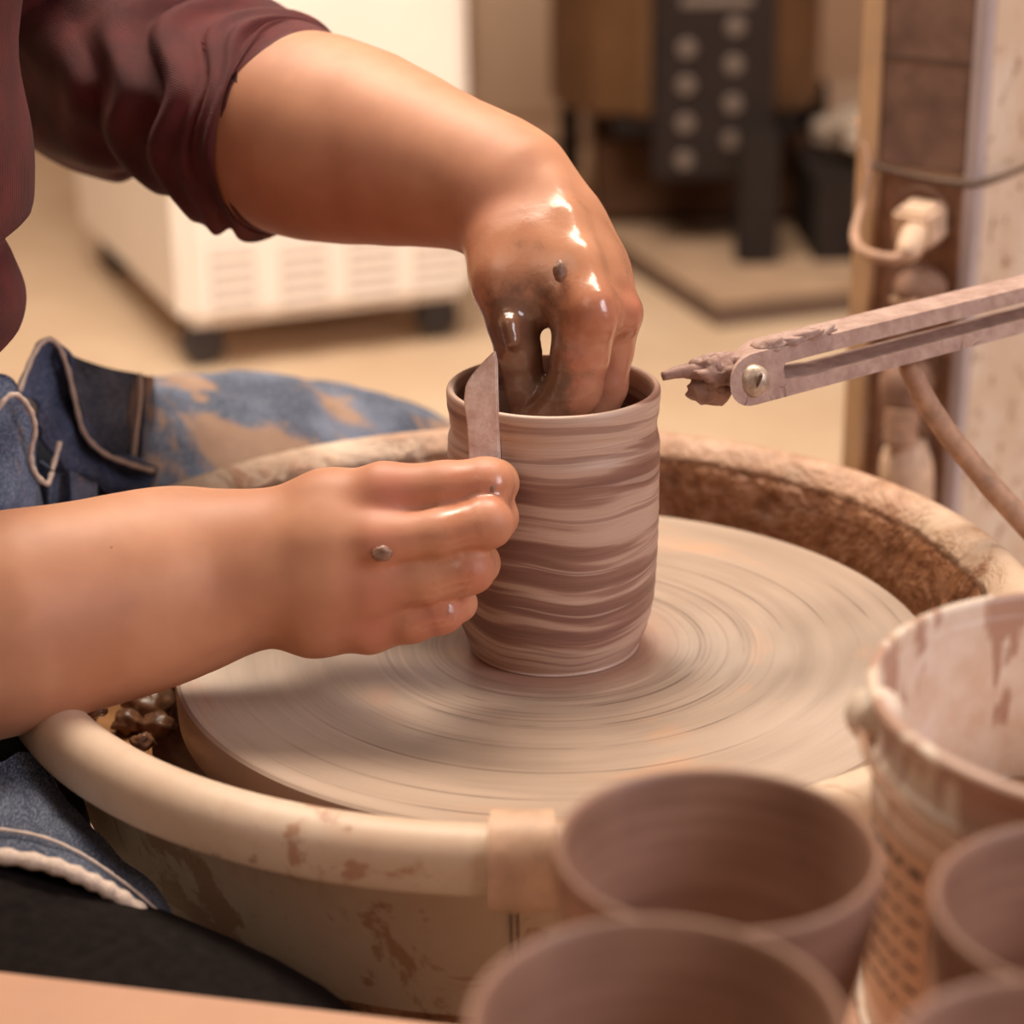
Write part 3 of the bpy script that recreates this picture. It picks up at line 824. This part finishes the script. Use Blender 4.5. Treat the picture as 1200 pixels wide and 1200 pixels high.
def wob(a, i, z): return .00012 * math.sin(z * 900 + a) * (1 if 0.004 < z < .112 else 0) + .00025 * math.sin(2 * a + z * 40)


pot = MB().lathe(po, 200, (0, 0, 0.0002), wob=wob).put('clay_cylinder', M['pot'], None, sharp=None)
tag(pot, 'tall wet marbled two-tone clay cylinder standing on the wheel head', 'clay pot')

# rib tool: flat slanted strip against the pot wall
rz = [(543, 470), (545, 452), (552, 440), (566, 424), (579, 411), (582, 425), (583, 470), (585, 520), (586, 560), (584, 590), (560, 592), (549, 575), (549, 535), (547, 500)]
ra = np.array([U(x, y, .8005 + (584 - x) * 1.0e-4 + (y - 500) * 1.35e-4) for x, y in rz]); nrm = np.cross(ra[5] - ra[0], ra[9] - ra[0]); nrm /= np.linalg.norm(nrm)
if nrm[1] < 0: nrm = -nrm
b = bmesh.new(); vs = [b.verts.new(p) for p in ra]; fc = b.faces.new(vs)
r = bmesh.ops.extrude_face_region(b, geom=[fc])
for g in r['geom']:
    if isinstance(g, bmesh.types.BMVert): g.co += Vector(nrm * .0022)
bmesh.ops.recalc_face_normals(b, faces=b.faces); bmesh.ops.bevel(b, geom=b.edges, offset=.0006, segments=2, affect='EDGES')
bmesh.ops.triangulate(b, faces=[f for f in b.faces if len(f.verts) > 4])
rb_ = MB().bm(b)
tag(rb_.put('rib_tool', M['rib'], None, sharp=math.radians(35)), 'flat clay-smeared rib tool with a slanted tip held upright against the pot', 'rib tool')

# ================================================================== worktable, cups, bucket
A = UZ(0, 1135, 0); B = UZ(510, 1195, 0); dv = (B - A) / np.linalg.norm(B - A)
L0 = A - dv * .35; R0 = B + dv * .42; nn = np.array([dv[1], -dv[0], 0])
tb = thing('worktable', 'pale pinkish tan worktable in the foreground carrying the cups and bucket', 'table', (float((L0 + R0)[0] / 2), float((L0 + R0)[1] / 2 - .15), -.5))
NR = [L0, R0, R0 + nn * .34, L0 + nn * .34]
# a notch keeps the top clear of the pan
K0 = A + dv * (np.linalg.norm(B - A) + .065)
TP = [L0, K0, np.array([.105, -.222, 0]), np.array([.36, -.17, 0]), R0 + np.array([0, .02, 0]) * 0 + nn * .34 + dv * .04, L0 + nn * .34]
MB().prism([(p[0], p[1]) for p in TP][::-1], -.016, 0, .002).put('table_top', M['wood'], tb, sharp=math.radians(40))
for k, p in enumerate([L0 * .93 + R0 * .07 + nn * .29, L0 * .93 + R0 * .07 + nn * .05, R0 * .94 + L0 * .06 + nn * .29, R0 * .94 + L0 * .06 + nn * .05]):
    MB().box((p[0], p[1], -.258), (.035, .035, .484), None, .003).put('leg', M['wood'], tb)


def cup_prof(R, H):
    pr = [(0, 0), (.58, 0), (.63, .012), (.655, .05), (.68, .15), (.73, .33), (.80, .52), (.87, .66), (.935, .77), (.975, .86), (.995, .94), (1.0, .975), (.99, .995), (.965, 1.0), (.94, .99), (.925, .965), (.90, .90), (.86, .80), (.79, .66), (.70, .48), (.63, .30), (.57, .12), (.50, .06), (0, .05)]
    return resamp([(r * R, z * H) for r, z in pr], 4)


cups = [((841, 990), .0402, .1145, 'cup at the front of the pan, farthest back of the four brown clay cups'), ((770, 1195), .0397, .120, 'brown clay cup nearest the camera at the bottom middle, in front of another cup'),
        ((1296, 1063), .0399, .1145, 'brown clay cup at the right edge in front of the white bucket'), ((1258, 1268), .0362, .124, 'brown clay cup only just showing in the bottom right corner')]
for (px, py), R, H, lb in cups:
    p = UZ(px, py, H)
    o = MB().lathe(cup_prof(R, H), 128, (p[0], p[1], 0.0002)).put('clay_cup', M['cup'], None, sharp=None)
    tag(o, lb, 'cup', 'unfired brown clay cups on the worktable')

bc = np.array([.160, -.283, 0]); BR = .0755
bk = thing('bucket', 'clay-splashed white plastic bucket on the right behind the cups', 'bucket', tuple(bc))
bp = [(0, .0003), (.068, .0003), (.0705, .002), (.0715, .008), (.0728, .085), (.0728, .0875), (.0745, .0885), (.0746, .0925), (.0728, .0935), (.0715, .1035), (.0745, .1055), (BR, .1075), (BR + .0003, .1095), (BR - .0012, .1108), (.0732, .1102), (.0722, .1085), (.0710, .085), (.069, .008), (.063, .0035), (0, .0035)]
body = MB().lathe(resamp(bp, 3), 128, bc).put('bucket_body', M['bucket'], bk, sharp=None)
ea = math.radians(170)
er = MB(); er.tube([bc + np.array([math.cos(a) * .0725, math.sin(a) * .0725, z]) for a, z in ((ea - .10, .098), (ea, .0975), (ea + .1, .098))], [.006, .009, .006], 16, 6); er.put('handle_lug', M['bucket'], body, sharp=None)
hd = MB(); hd.tube([bc + np.array([math.cos(a) * .0775, math.sin(a) * .0775, z]) for a, z in ((ea, .0975), (ea + .35, .094), (ea + .75, .089), (ea + 1.2, .085), (ea + 1.7, .082), (ea + 2.4, .09), (ea + 3.0, .0975))], .0014, 8, 6); hd.put('bail_handle', M['cord'], body, sharp=None)
la0, la1 = math.radians(176), math.radians(210)
lb_ = MB().lathe([(.0719, .012), (.0731, .076)], 16, bc, la0, la1).put('label', M['paper'], body)
ink = MB()
for k in range(7):
    z0 = .068 - k * .0075
    for j in range(5):
        t0 = la0 + (la1 - la0) * (.1 + .17 * j); wd_ = (la1 - la0) * (.09 + .05 * ((k * 3 + j * 5) % 3) / 2)
        rr = lambda z: .0719 + (z - .012) * .01875 + .0003
        hgt = .0026 if k == 0 else .0012
        ink.lathe([(rr(z0), z0), (rr(z0 + hgt), z0 + hgt)], 3, bc, t0, t0 + wd_)
ink.put('label_print', M['ink'], lb_)
tag(MB().lathe([(0, .046), (.03, .0462), (.0694, .046), (.0694, .043), (0, .043)], 64, bc).put('slip', M['water'], None, sharp=None), 'cloudy tan slip standing inside the white bucket', 'slip', kind='stuff')

# ================================================================== throwing gauge
ga = thing('throwing_gauge', 'clay-crusted slotted gauge arm with a screw, pointing at the pot rim', 'throwing gauge', tuple(U(1380, 560, .97)))


def arm_pt(t, s, dpt):        # t along (0 at screw, 1 at frame edge), s across (-1 lower .. 1 upper), dpt depth
    z = .832 + .085 * t
    x = 884 + (1200 - 884) * t
    yu = 414 + (337 - 414) * t; yl = 475 + (390 - 475) * t
    return U(x, (yu + yl) / 2 - s * (yl - yu) / 2 - dpt * 0, z) + np.array([.1, 1, 0]) * dpt


b = bmesh.new()
out = [(1.55, -1), ] + [(t, -1) for t in np.linspace(1.4, 0.02, 14)] + [(.09 * (-math.sin(q)), -math.cos(q)) for q in np.linspace(.15, PI - .15, 11)] + [(t, 1) for t in np.linspace(.02, 1.4, 14)] + [(1.55, 1)]
slot = [(.115, -.30), (.105, 0.02), (.115, .32)] + [(t, .34) for t in np.linspace(.2, 1.45, 12)] + [(t, -.42) for t in np.linspace(1.45, .2, 12)]
lo = [b.verts.new(arm_pt(t, s, 0)) for t, s in out]; li = [b.verts.new(arm_pt(t, s, 0)) for t, s in slot]
eo = [b.edges.new((lo[i], lo[(i + 1) % len(lo)])) for i in range(len(lo))] + [b.edges.new((li[i], li[(i + 1) % len(li)])) for i in range(len(li))]
bmesh.ops.triangle_fill(b, edges=eo, use_beauty=True)
r = bmesh.ops.extrude_face_region(b, geom=b.faces[:])
for g in r['geom']:
    if isinstance(g, bmesh.types.BMVert): g.co += Vector((.0022, .022, 0))
bmesh.ops.recalc_face_normals(b, faces=b.faces)
arm = MB().bm(b).put('slotted_arm', M['crust'], ga, sharp=math.radians(35))
sc_ = U(883, 446, .8305); ax = Vector((-.12, -.95, .28)).normalized()
b = bmesh.new(); bmesh.ops.create_uvsphere(b, u_segments=24, v_segments=12, radius=1); bmesh.ops.scale(b, vec=(.0068, .0068, .0042), verts=b.verts)
bmesh.ops.rotate(b, matrix=ax.to_track_quat('Z', 'Y').to_matrix(), verts=b.verts); bmesh.ops.translate(b, vec=Vector(sc_), verts=b.verts)
screw = MB().bm(b).put('screw', M['steel'], arm)
MB().box(U(889, 447, .8262), (.0012, .002, .0075), Matrix.Rotation(.3, 3, 'X') @ Matrix.Rotation(.25, 3, 'Y'), .0003).put('screw_slot', M['concrete_d'], screw)
kn = MB()
kn.blob(U(836, 438, .838), (.011, .008, .0085), 3, .4, 1.8, 4); kn.blob(U(832, 456, .840), (.009, .006, .006), 5, .4, 1.8, 3); kn.blob(U(860, 428, .84), (.010, .008, .006), 8, .4, 1.8, 3)
kn.tube([U(842, 430, .837), U(812, 434, .836), U(795, 436, .835), U(776, 441, .834)], [.006, .0038, .0026, .0019], 14, 5, fn=lambda u, a: 1 + .14 * mnoise.noise(Vector((u * 8, math.cos(a), math.sin(a)))))
kn.put('clay_pointer', m_claycrust('grey_clay', (138, 104, 92), (168, 132, 118), .6), arm, sharp=None)
for t, s, rr, sd in ((.09, 1.0, .007, 2), (.14, 1.02, .008, 4), (.20, 1.03, .007, 6), (.05, 1.0, .005, 7)):
    MB().blob(arm_pt(t, s, .007), (rr * 1.5, .006, .0028), sd, .5, 1.8, 3, Matrix.Rotation(-.25, 3, 'Y')).put('clay_crumb', M['crust'], arm, sharp=None)
rod = MB(); rod.tube([U(1062, 424, .90), U(1090, 478, .905), U(1128, 530, .91), U(1200, 612, .915), U(1290, 705, .92), U(1380, 790, .925)], [.0048, .0052, .0052, .0056, .006, .006], 16, 6, fn=lambda u, a: 1 + .1 * mnoise.noise(Vector((u * 30, math.cos(a), math.sin(a)))))
rod.put('support_rod', M['cord'], ga, sharp=None)
e = U(1380, 790, .925)
MB().tube([e + np.array([0, 0, .005]), np.array([e[0], e[1], -.2]), np.array([e[0], e[1], -.5])], [.008, .009, .012], 16, 4).put('stand_post', M['metal_dark'], ga, sharp=None)
a_ = arm_pt(1.5, 0, .011)
MB().tube([a_, (a_ + e) / 2 + np.array([.01, .02, 0]), e + np.array([0, 0, .005])], .007, 12, 5).put('stand_link', M['metal_dark'], ga, sharp=None)

# ================================================================== column with outlets
Cc = UY(1146, 300, 0.45); Lc = UY(1006, 300, 0.505)
fd = (Cc - Lc); fd[2] = 0; fw = np.linalg.norm(fd); fd /= fw; fn_ = np.array([fd[1], -fd[0], 0])
rd = np.array([.62, .78, 0]); rd /= np.linalg.norm(rd)
co = thing('column', 'pale speckled square column with a dusty brown raceway behind the gauge arm', 'column', (float(Cc[0]), float(Cc[1]), -.5))
Cf = Cc[:2]; Lf = Lc[:2]
MB().prism([tuple(Lf), tuple(Cf), tuple(Cf + rd[:2] * .13), tuple(Lf + rd[:2] * .13)], -.5, 1.6, .002).put('column_body', M['column'], co)


def onface(u, dz, out=0.0):     # u metres from the left edge along the front face
    p = Lc + fd * u + fn_ * out; return np.array([p[0], p[1], dz])


ang_f = math.atan2(fd[1], fd[0]); RF = Matrix.Rotation(ang_f, 3, 'Z')


def facebox(u0, u1, z0, z1, o0, o1, bev=.001):
    c = onface((u0 + u1) / 2, (z0 + z1) / 2, (o0 + o1) / 2)
    return MB().box(c, (u1 - u0, abs(o1 - o0), z1 - z0), RF, bev)


pxm = fw / 140
facebox(0, 24 * pxm, -.5, 1.6, -.002, .010).put('flange_strip', M['strip'], co)
facebox(126 * pxm, 140 * pxm, -.5, 1.6, -.002, .010).put('flange_strip', M['bluish'], co)
zj = UY(1085, 205, 0.47)[2]; zt = UY(1085, 70, 0.47)[2]
rw = facebox(25 * pxm, 125 * pxm, zj + .004, 1.6, -.002, .008).put('raceway_cover', M['brown'], co)
facebox(25 * pxm, 125 * pxm, zt - .0012, zt + .0012, .006, .0086, 0).put('joint_line', M['concrete_d'], rw)
facebox(25 * pxm, 125 * pxm, -.5, zj - .003, -.002, .003).put('raceway_back', m_claycrust('dusty_brown_metal', (136, 98, 78), (176, 134, 110)), co)
wb = MB(); wb.tube([onface(18 * pxm, zj + .004, .012), onface(70 * pxm, zj, .012), onface(140 * pxm, zj, .013), Cc * np.array([1, 1, 0]) + np.array([0, 0, zj]) + rd * .05 + np.array([.004, -.004, .001]), Cc * np.array([1, 1, 0]) + np.array([0, 0, zj]) + rd * .12 + np.array([.004, -.004, .002])], .0023, 8, 4, fn=lambda u, a: 1 + .2 * math.sin(u * 90))
wb.put('wire_band', M['concrete_d'], co, sharp=None)
outs = [(1082, 255), (1082, 345), (1082, 425), (1080, 520)]
for k, (px, py) in enumerate(outs):
    c = UY(px, py, 0.475); 
    ring = MB(); n_ = 28
    cc = onface((px - 1006) * pxm, c[2], .004)
    ring.tube([cc + fd * math.cos(t) * .0195 + np.array([0, 0, 1]) * math.sin(t) * .0195 for t in np.linspace(0, 2 * PI, n_)], .0027, 8, 1, capends=False)
    ring.put('outlet_ring', M['outlet'], co, sharp=None)
    MB().blob(cc, (.018, .003, .018), k, .05, 1, 3, RF).put('outlet_face', M['outlet'], co, sharp=None)
p1 = UY(1078, 262, 0.455)
pg = thing('power_plug', 'pale square power plug in the topmost outlet, its cord looping left', 'plug', tuple(p1))
pb = MB().box(p1, (.0265, .028, .0245), RF @ Matrix.Rotation(.18, 3, 'X'), .003, 3).put('plug_body', M['plug'], pg)
MB().tube([UY(1072, 275, 0.43), UY(1066, 290, 0.415), UY(1060, 298, 0.41)], [.0088, .008, .006], 16, 5, fn=lambda u, a: 1 + .08 * math.sin(u * 40)).put('strain_relief', M['plug'], pb, sharp=None)
MB().tube([UY(1064, 293, 0.412), UY(1050, 303, 0.41), UY(1025, 300, 0.415), UY(1006, 290, 0.435), UY(1002, 270, 0.46), UY(1010, 240, 0.48), UY(1018, 205, 0.485), UY(1012, 165, 0.495), UY(1004, 140, 0.51)], [.0036, .0036, .0036, .0034, .003, .0024, .002, .0018, .0016], 12, 7).put('cord', M['cord'], pg, sharp=None)
p2 = UY(1078, 338, 0.45)
p2t = thing('power_plug', 'dusty round-backed plug in the second outlet, half behind the gauge arm', 'plug', tuple(p2))
MB().blob(p2, (.0175, .015, .014), 2, .12, 1.2, 3).put('plug_body', M['outlet'], p2t, sharp=None)
MB().box(UY(1064, 352, 0.445), (.0215, .015, .006), RF, .002).put('plug_base', M['plug'], p2t)
p3 = UY(1062, 440, 0.45)
p3t = thing('power_plug', 'dusty grey-brown plug just below the gauge arm beside the rod', 'plug', tuple(p3))
b3 = MB().tube([UY(1066, 425, 0.45), UY(1062, 450, 0.445), UY(1058, 480, 0.44)], [.0133, .0175, .0133], 24, 6).put('plug_body', M['outlet'], p3t, sharp=None)
MB().tube([UY(1058, 478, 0.438), UY(1055, 520, 0.435)], [.0113, .0104], 20, 24, fn=lambda u, a: 1 + .1 * math.sin(u * 26)).put('strain_relief', M['cord'], b3, sharp=None)
p4 = UY(1062, 545, 0.445)
p4t = thing('power_plug', 'lowest dusty plug on the column, right above the pan rim', 'plug', tuple(p4))
MB().tube([UY(1062, 515, 0.45), UY(1062, 545, 0.445), UY(1064, 590, 0.445), UY(1064, 640, 0.45)], [.0125, .0175, .0167, .0125], 24, 6).put('plug_body', M['plug'], p4t, sharp=None)

# ================================================================== white appliance on casters
f0 = UZ(215, 390, -.43); f1 = UZ(558, 350, -.43); f2 = UZ(68, 270, -.43)
d1 = (f1 - f0); w1_ = np.linalg.norm(d1); d1 /= w1_; d2 = np.array([-d1[1], d1[0], 0]); dp_ = .78
ap = thing('rolling_appliance', 'white cabinet appliance on black casters with four vent grilles, behind the potter', 'appliance', (float((f0 + d1 * w1_ / 2 + d2 * dp_ / 2)[0]), float((f0 + d1 * w1_ / 2 + d2 * dp_ / 2)[1]), -.5))
ang_a = math.atan2(d1[1], d1[0]); RA = Matrix.Rotation(ang_a, 3, 'Z')
cc = f0 + d1 * w1_ / 2 + d2 * dp_ / 2
cab = MB().box((cc[0], cc[1], .17), (w1_, dp_, 1.2), RA, .02, 4).put('cabinet', M['white'], ap)
for k, (xa, xb) in enumerate(((245, 300), (328, 383), (408, 462), (485, 538))):
    def fp(x, y):
        d = ray(x, y); nrm = -d2; t = np.dot(f0 - d2 * .002 - CAM, nrm) / np.dot(d, nrm); return CAM + d * t
    ya = 288 - k * 3; yb = 366 - k * 8
    a, b_ = fp(xa, ya), fp(xb, yb); mid_ = (a + b_) / 2; wdt = abs(np.dot(b_ - a, d1)); hh = abs(a[2] - b_[2])
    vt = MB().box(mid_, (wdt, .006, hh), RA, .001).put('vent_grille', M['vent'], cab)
    sl_ = MB()
    for q in range(5): sl_.box(mid_ + np.array([0, 0, hh * (q - 2) / 5.2]) - d2 * .003, (wdt * .98, .006, hh * .12), RA, .0008)
    sl_.put('louvre', M['white'], vt)
for u, w in ((.09, .06), (.9, .06), (.12, .72), (.9, .72)):
    p = f0 + d1 * w1_ * u + d2 * w
    cs = MB().lathe([(0, -.018), (.026, -.018), (.034, -.012), (.034, .012), (.026, .018), (0, .018)], 24); cs.v = [(p[0] + x * d1[0] + z * d2[0], p[1] + x * d1[1] + z * d2[1], -.466 + y) for x, y, z in cs.v]
    cw = cs.put('caster', M['castor'], ap)
    MB().box((p[0], p[1], -.438), (.05, .05, .022), RA, .003).put('caster_fork', M['castor'], cw)

# ================================================================== kiln on its pad
pa, pb_, pc_ = UZ(700, 268, -.458), UZ(840, 355, -.458), UZ(1030, 335, -.458)
dA = pa - pb_; dB = pc_ - pb_; dB /= np.linalg.norm(dB); dA /= np.linalg.norm(dA)
q = [pb_, pb_ + dB * .55, pb_ + dB * .55 + dA * .95, pb_ + dA * .95]
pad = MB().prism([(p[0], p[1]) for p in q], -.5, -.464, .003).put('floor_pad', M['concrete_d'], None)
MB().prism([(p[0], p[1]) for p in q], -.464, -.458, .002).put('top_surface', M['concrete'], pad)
tag(pad, 'low tan slab on the floor under the dark kiln', 'slab')
kc = UY(802, 100, 3.0); kr = abs(UY(960, 100, 3.0)[0] - UY(645, 100, 3.0)[0]) / 2
kz = UY(700, 138, 2.8)[2]
kl = thing('kiln', 'brown steel kiln with a charcoal control box, dark legs, standing on the slab', 'kiln', (float(kc[0]), 3.0, -.46))
kb = MB().lathe([(0, 0), (kr * .96, 0), (kr, .01), (kr, .24), (kr * 1.012, .245), (kr * 1.012, .275), (kr, .28), (kr, .75), (0, .77)], 16, (kc[0], 3.0, kz)).put('kiln_body', M['kiln'], kl, sharp=math.radians(15))
bl = UY(766, 212, 2.66); br = UY(905, 212, 2.66); b2 = UY(926, 212, 2.80)
cbz0 = bl[2]; cw_ = br[0] - bl[0]
cb = MB().box(((bl[0] + br[0]) / 2, 2.72, cbz0 + .29), (cw_, .12, .58), None, .004).put('control_box', M['panel'], kl)
for (px, py) in ((862, 31), (860, 76), (859, 122), (857, 165), (805, 57), (804, 100), (803, 145), (802, 188)):
    c = UY(px, py, 2.659)
    MB().lathe([(0, -.004), (.0135, -.004), (.0155, -.002), (.0155, .003), (0, .003)], 24).put  # profile reused below
    kn_ = MB().lathe([(0, -.005), (.0125, -.005), (.0155, -.002), (.0155, .004), (0, .004)], 24)
    kn_.v = [(c[0] + x, c[1] + z, c[2] + y) for x, y, z in kn_.v]; kn_.put('knob', M['disc'], cb)
c = UY(840, 1, 2.659); MB().box(c, (.12, .006, .018), None, .002).put('name_strip', M['disc'], cb)
for px, py, Y, r_ in ((885, 306, 2.74, .034), (668, 203, 3.35, .02), (945, 230, 3.2, .03)):
    p = UZ(px, py, -.46); zt_ = kz + .01
    MB().box((p[0], p[1], (-.46 + zt_) / 2), (r_ * 2, r_ * 2, zt_ + .46), None, .004).put('leg', M['metal_dark'], kl)
MB().box((kc[0] + .03, 3.05, -.37), (kr * 1.55, .34, .15), None, .006).put('under_kiln_shade_box', M['kiln_shade'], kl)  # added dark brown box standing in for the shade beneath the kiln
MB().box((kc[0] + .02, 2.97, kz - .015), (kr * 1.3, .40, .03), None, .004).put('stand_frame', M['metal_dark'], kl)

# dark crate and grey bag beside the kiln
c0 = UZ(1010, 300, -.46)
cr = MB(); cx_, cy_ = c0[0] + .06, c0[1] + .10
for sx, sy, wx, wy in ((0, -.14, .30, .015), (0, .14, .30, .015), (-.143, 0, .015, .28), (.143, 0, .015, .28)):
    cr.box((cx_ + sx, cy_ + sy, -.388), (wx, wy, .145), None, .003)
cr.box((cx_, cy_, -.45), (.29, .27, .015), None, .003); cr.box((cx_, cy_, -.318), (.31, .30, .012), None, .003)
tag(cr.put('storage_crate', M['metal_dark'], None), 'low dark crate between the kiln and the column', 'crate')
bg = MB().blob((cx_ + .005, cy_ - .03, -.252), (.13, .11, .05), 4, .3, 1.6, 4)
bo = bg.put('plastic_bag', M['bag'], None, sharp=None); tag(bo, 'crumpled pale grey bag lying on the dark crate', 'bag')

# pale cupboard panel behind, left of the kiln
cpl = UY(585, 40, 3.9); cpr = UY(655, 40, 3.9)
cu = thing('cupboard', 'pale beige cupboard against the back wall left of the kiln', 'cupboard', (float((cpl[0] + cpr[0]) / 2), 4.05, -.5))
cuo = MB().box(((cpl[0] + cpr[0]) / 2, 4.05, .2), (cpr[0] - cpl[0] + .12, .28, 1.38), None, .006).put('carcass', M['wall2'], cu)
MB().box(((cpl[0] + cpr[0]) / 2, 3.905, .22), (cpr[0] - cpl[0] + .08, .016, 1.28), None, .004).put('door', M['wall2'], cu)

# ================================================================== room shell
tag(MB().box((0, 1.2, -.525), (7.2, 7.2, .05), None, 0).put('floor', M['floor'], None, False), kind='structure')
tag(MB().box((0, 4.32, .75), (7.2, .12, 2.5), None, 0).put('wall_back', M['wall'], None, False), kind='structure')
tag(MB().box((-3.55, 1.2, .75), (.1, 7.2, 2.5), None, 0).put('wall_left', M['wall2'], None, False), kind='structure')
tag(MB().box((3.55, 1.2, .75), (.1, 7.2, 2.5), None, 0).put('wall_right', M['wall2'], None, False), kind='structure')
tag(MB().box((0, 4.245, -.45), (7.0, .03, .1), None, .003).put('baseboard_back', M['wall2'], None, False), kind='structure')

#@@LIGHT
# ================================================================== light
w = bpy.data.worlds.new('world'); SC.world = w; w.use_nodes = True
w.node_tree.nodes['Background'].inputs[0].default_value = (1.0, .82, .66, 1); w.node_tree.nodes['Background'].inputs[1].default_value = .20


def area(name, loc, to, size, power, col, sy=None):
    l = bpy.data.lights.new(name, 'AREA'); l.shape = 'RECTANGLE'; l.size = size; l.size_y = sy or size; l.energy = power; l.color = col
    o = bpy.data.objects.new(name, l); COL.objects.link(o); o.location = loc
    o.rotation_euler = (Vector(to) - Vector(loc)).to_track_quat('-Z', 'Y').to_euler(); return o


area('overhead_or_fill_light', (.1, .55, 1.9), (0, 0.1, 0), 1.3, 37, (1, .85, .68), .5)
area('window_light', (1.9, -1.3, 1.3), (0, -.1, .1), 1.0, 31, (.95, .90, .98), 1.2)
area('overhead_or_fill_light', (-.5, 1.0, 2.1), (-.4, 2.6, -.2), 1.8, 85, (1, .90, .78), 1.2)  # unseen light added to brighten the appliance front and the background
area('overhead_or_fill_light', (-1.4, -1.2, 1.9), (-.2, 0, .1), 1.2, 5, (1, .84, .68))  # weak unseen fill added from the front left
SC.view_settings.view_transform = 'Standard'; SC.view_settings.look = 'None'; SC.view_settings.exposure = 0.1
SC.cycles.use_denoising = True
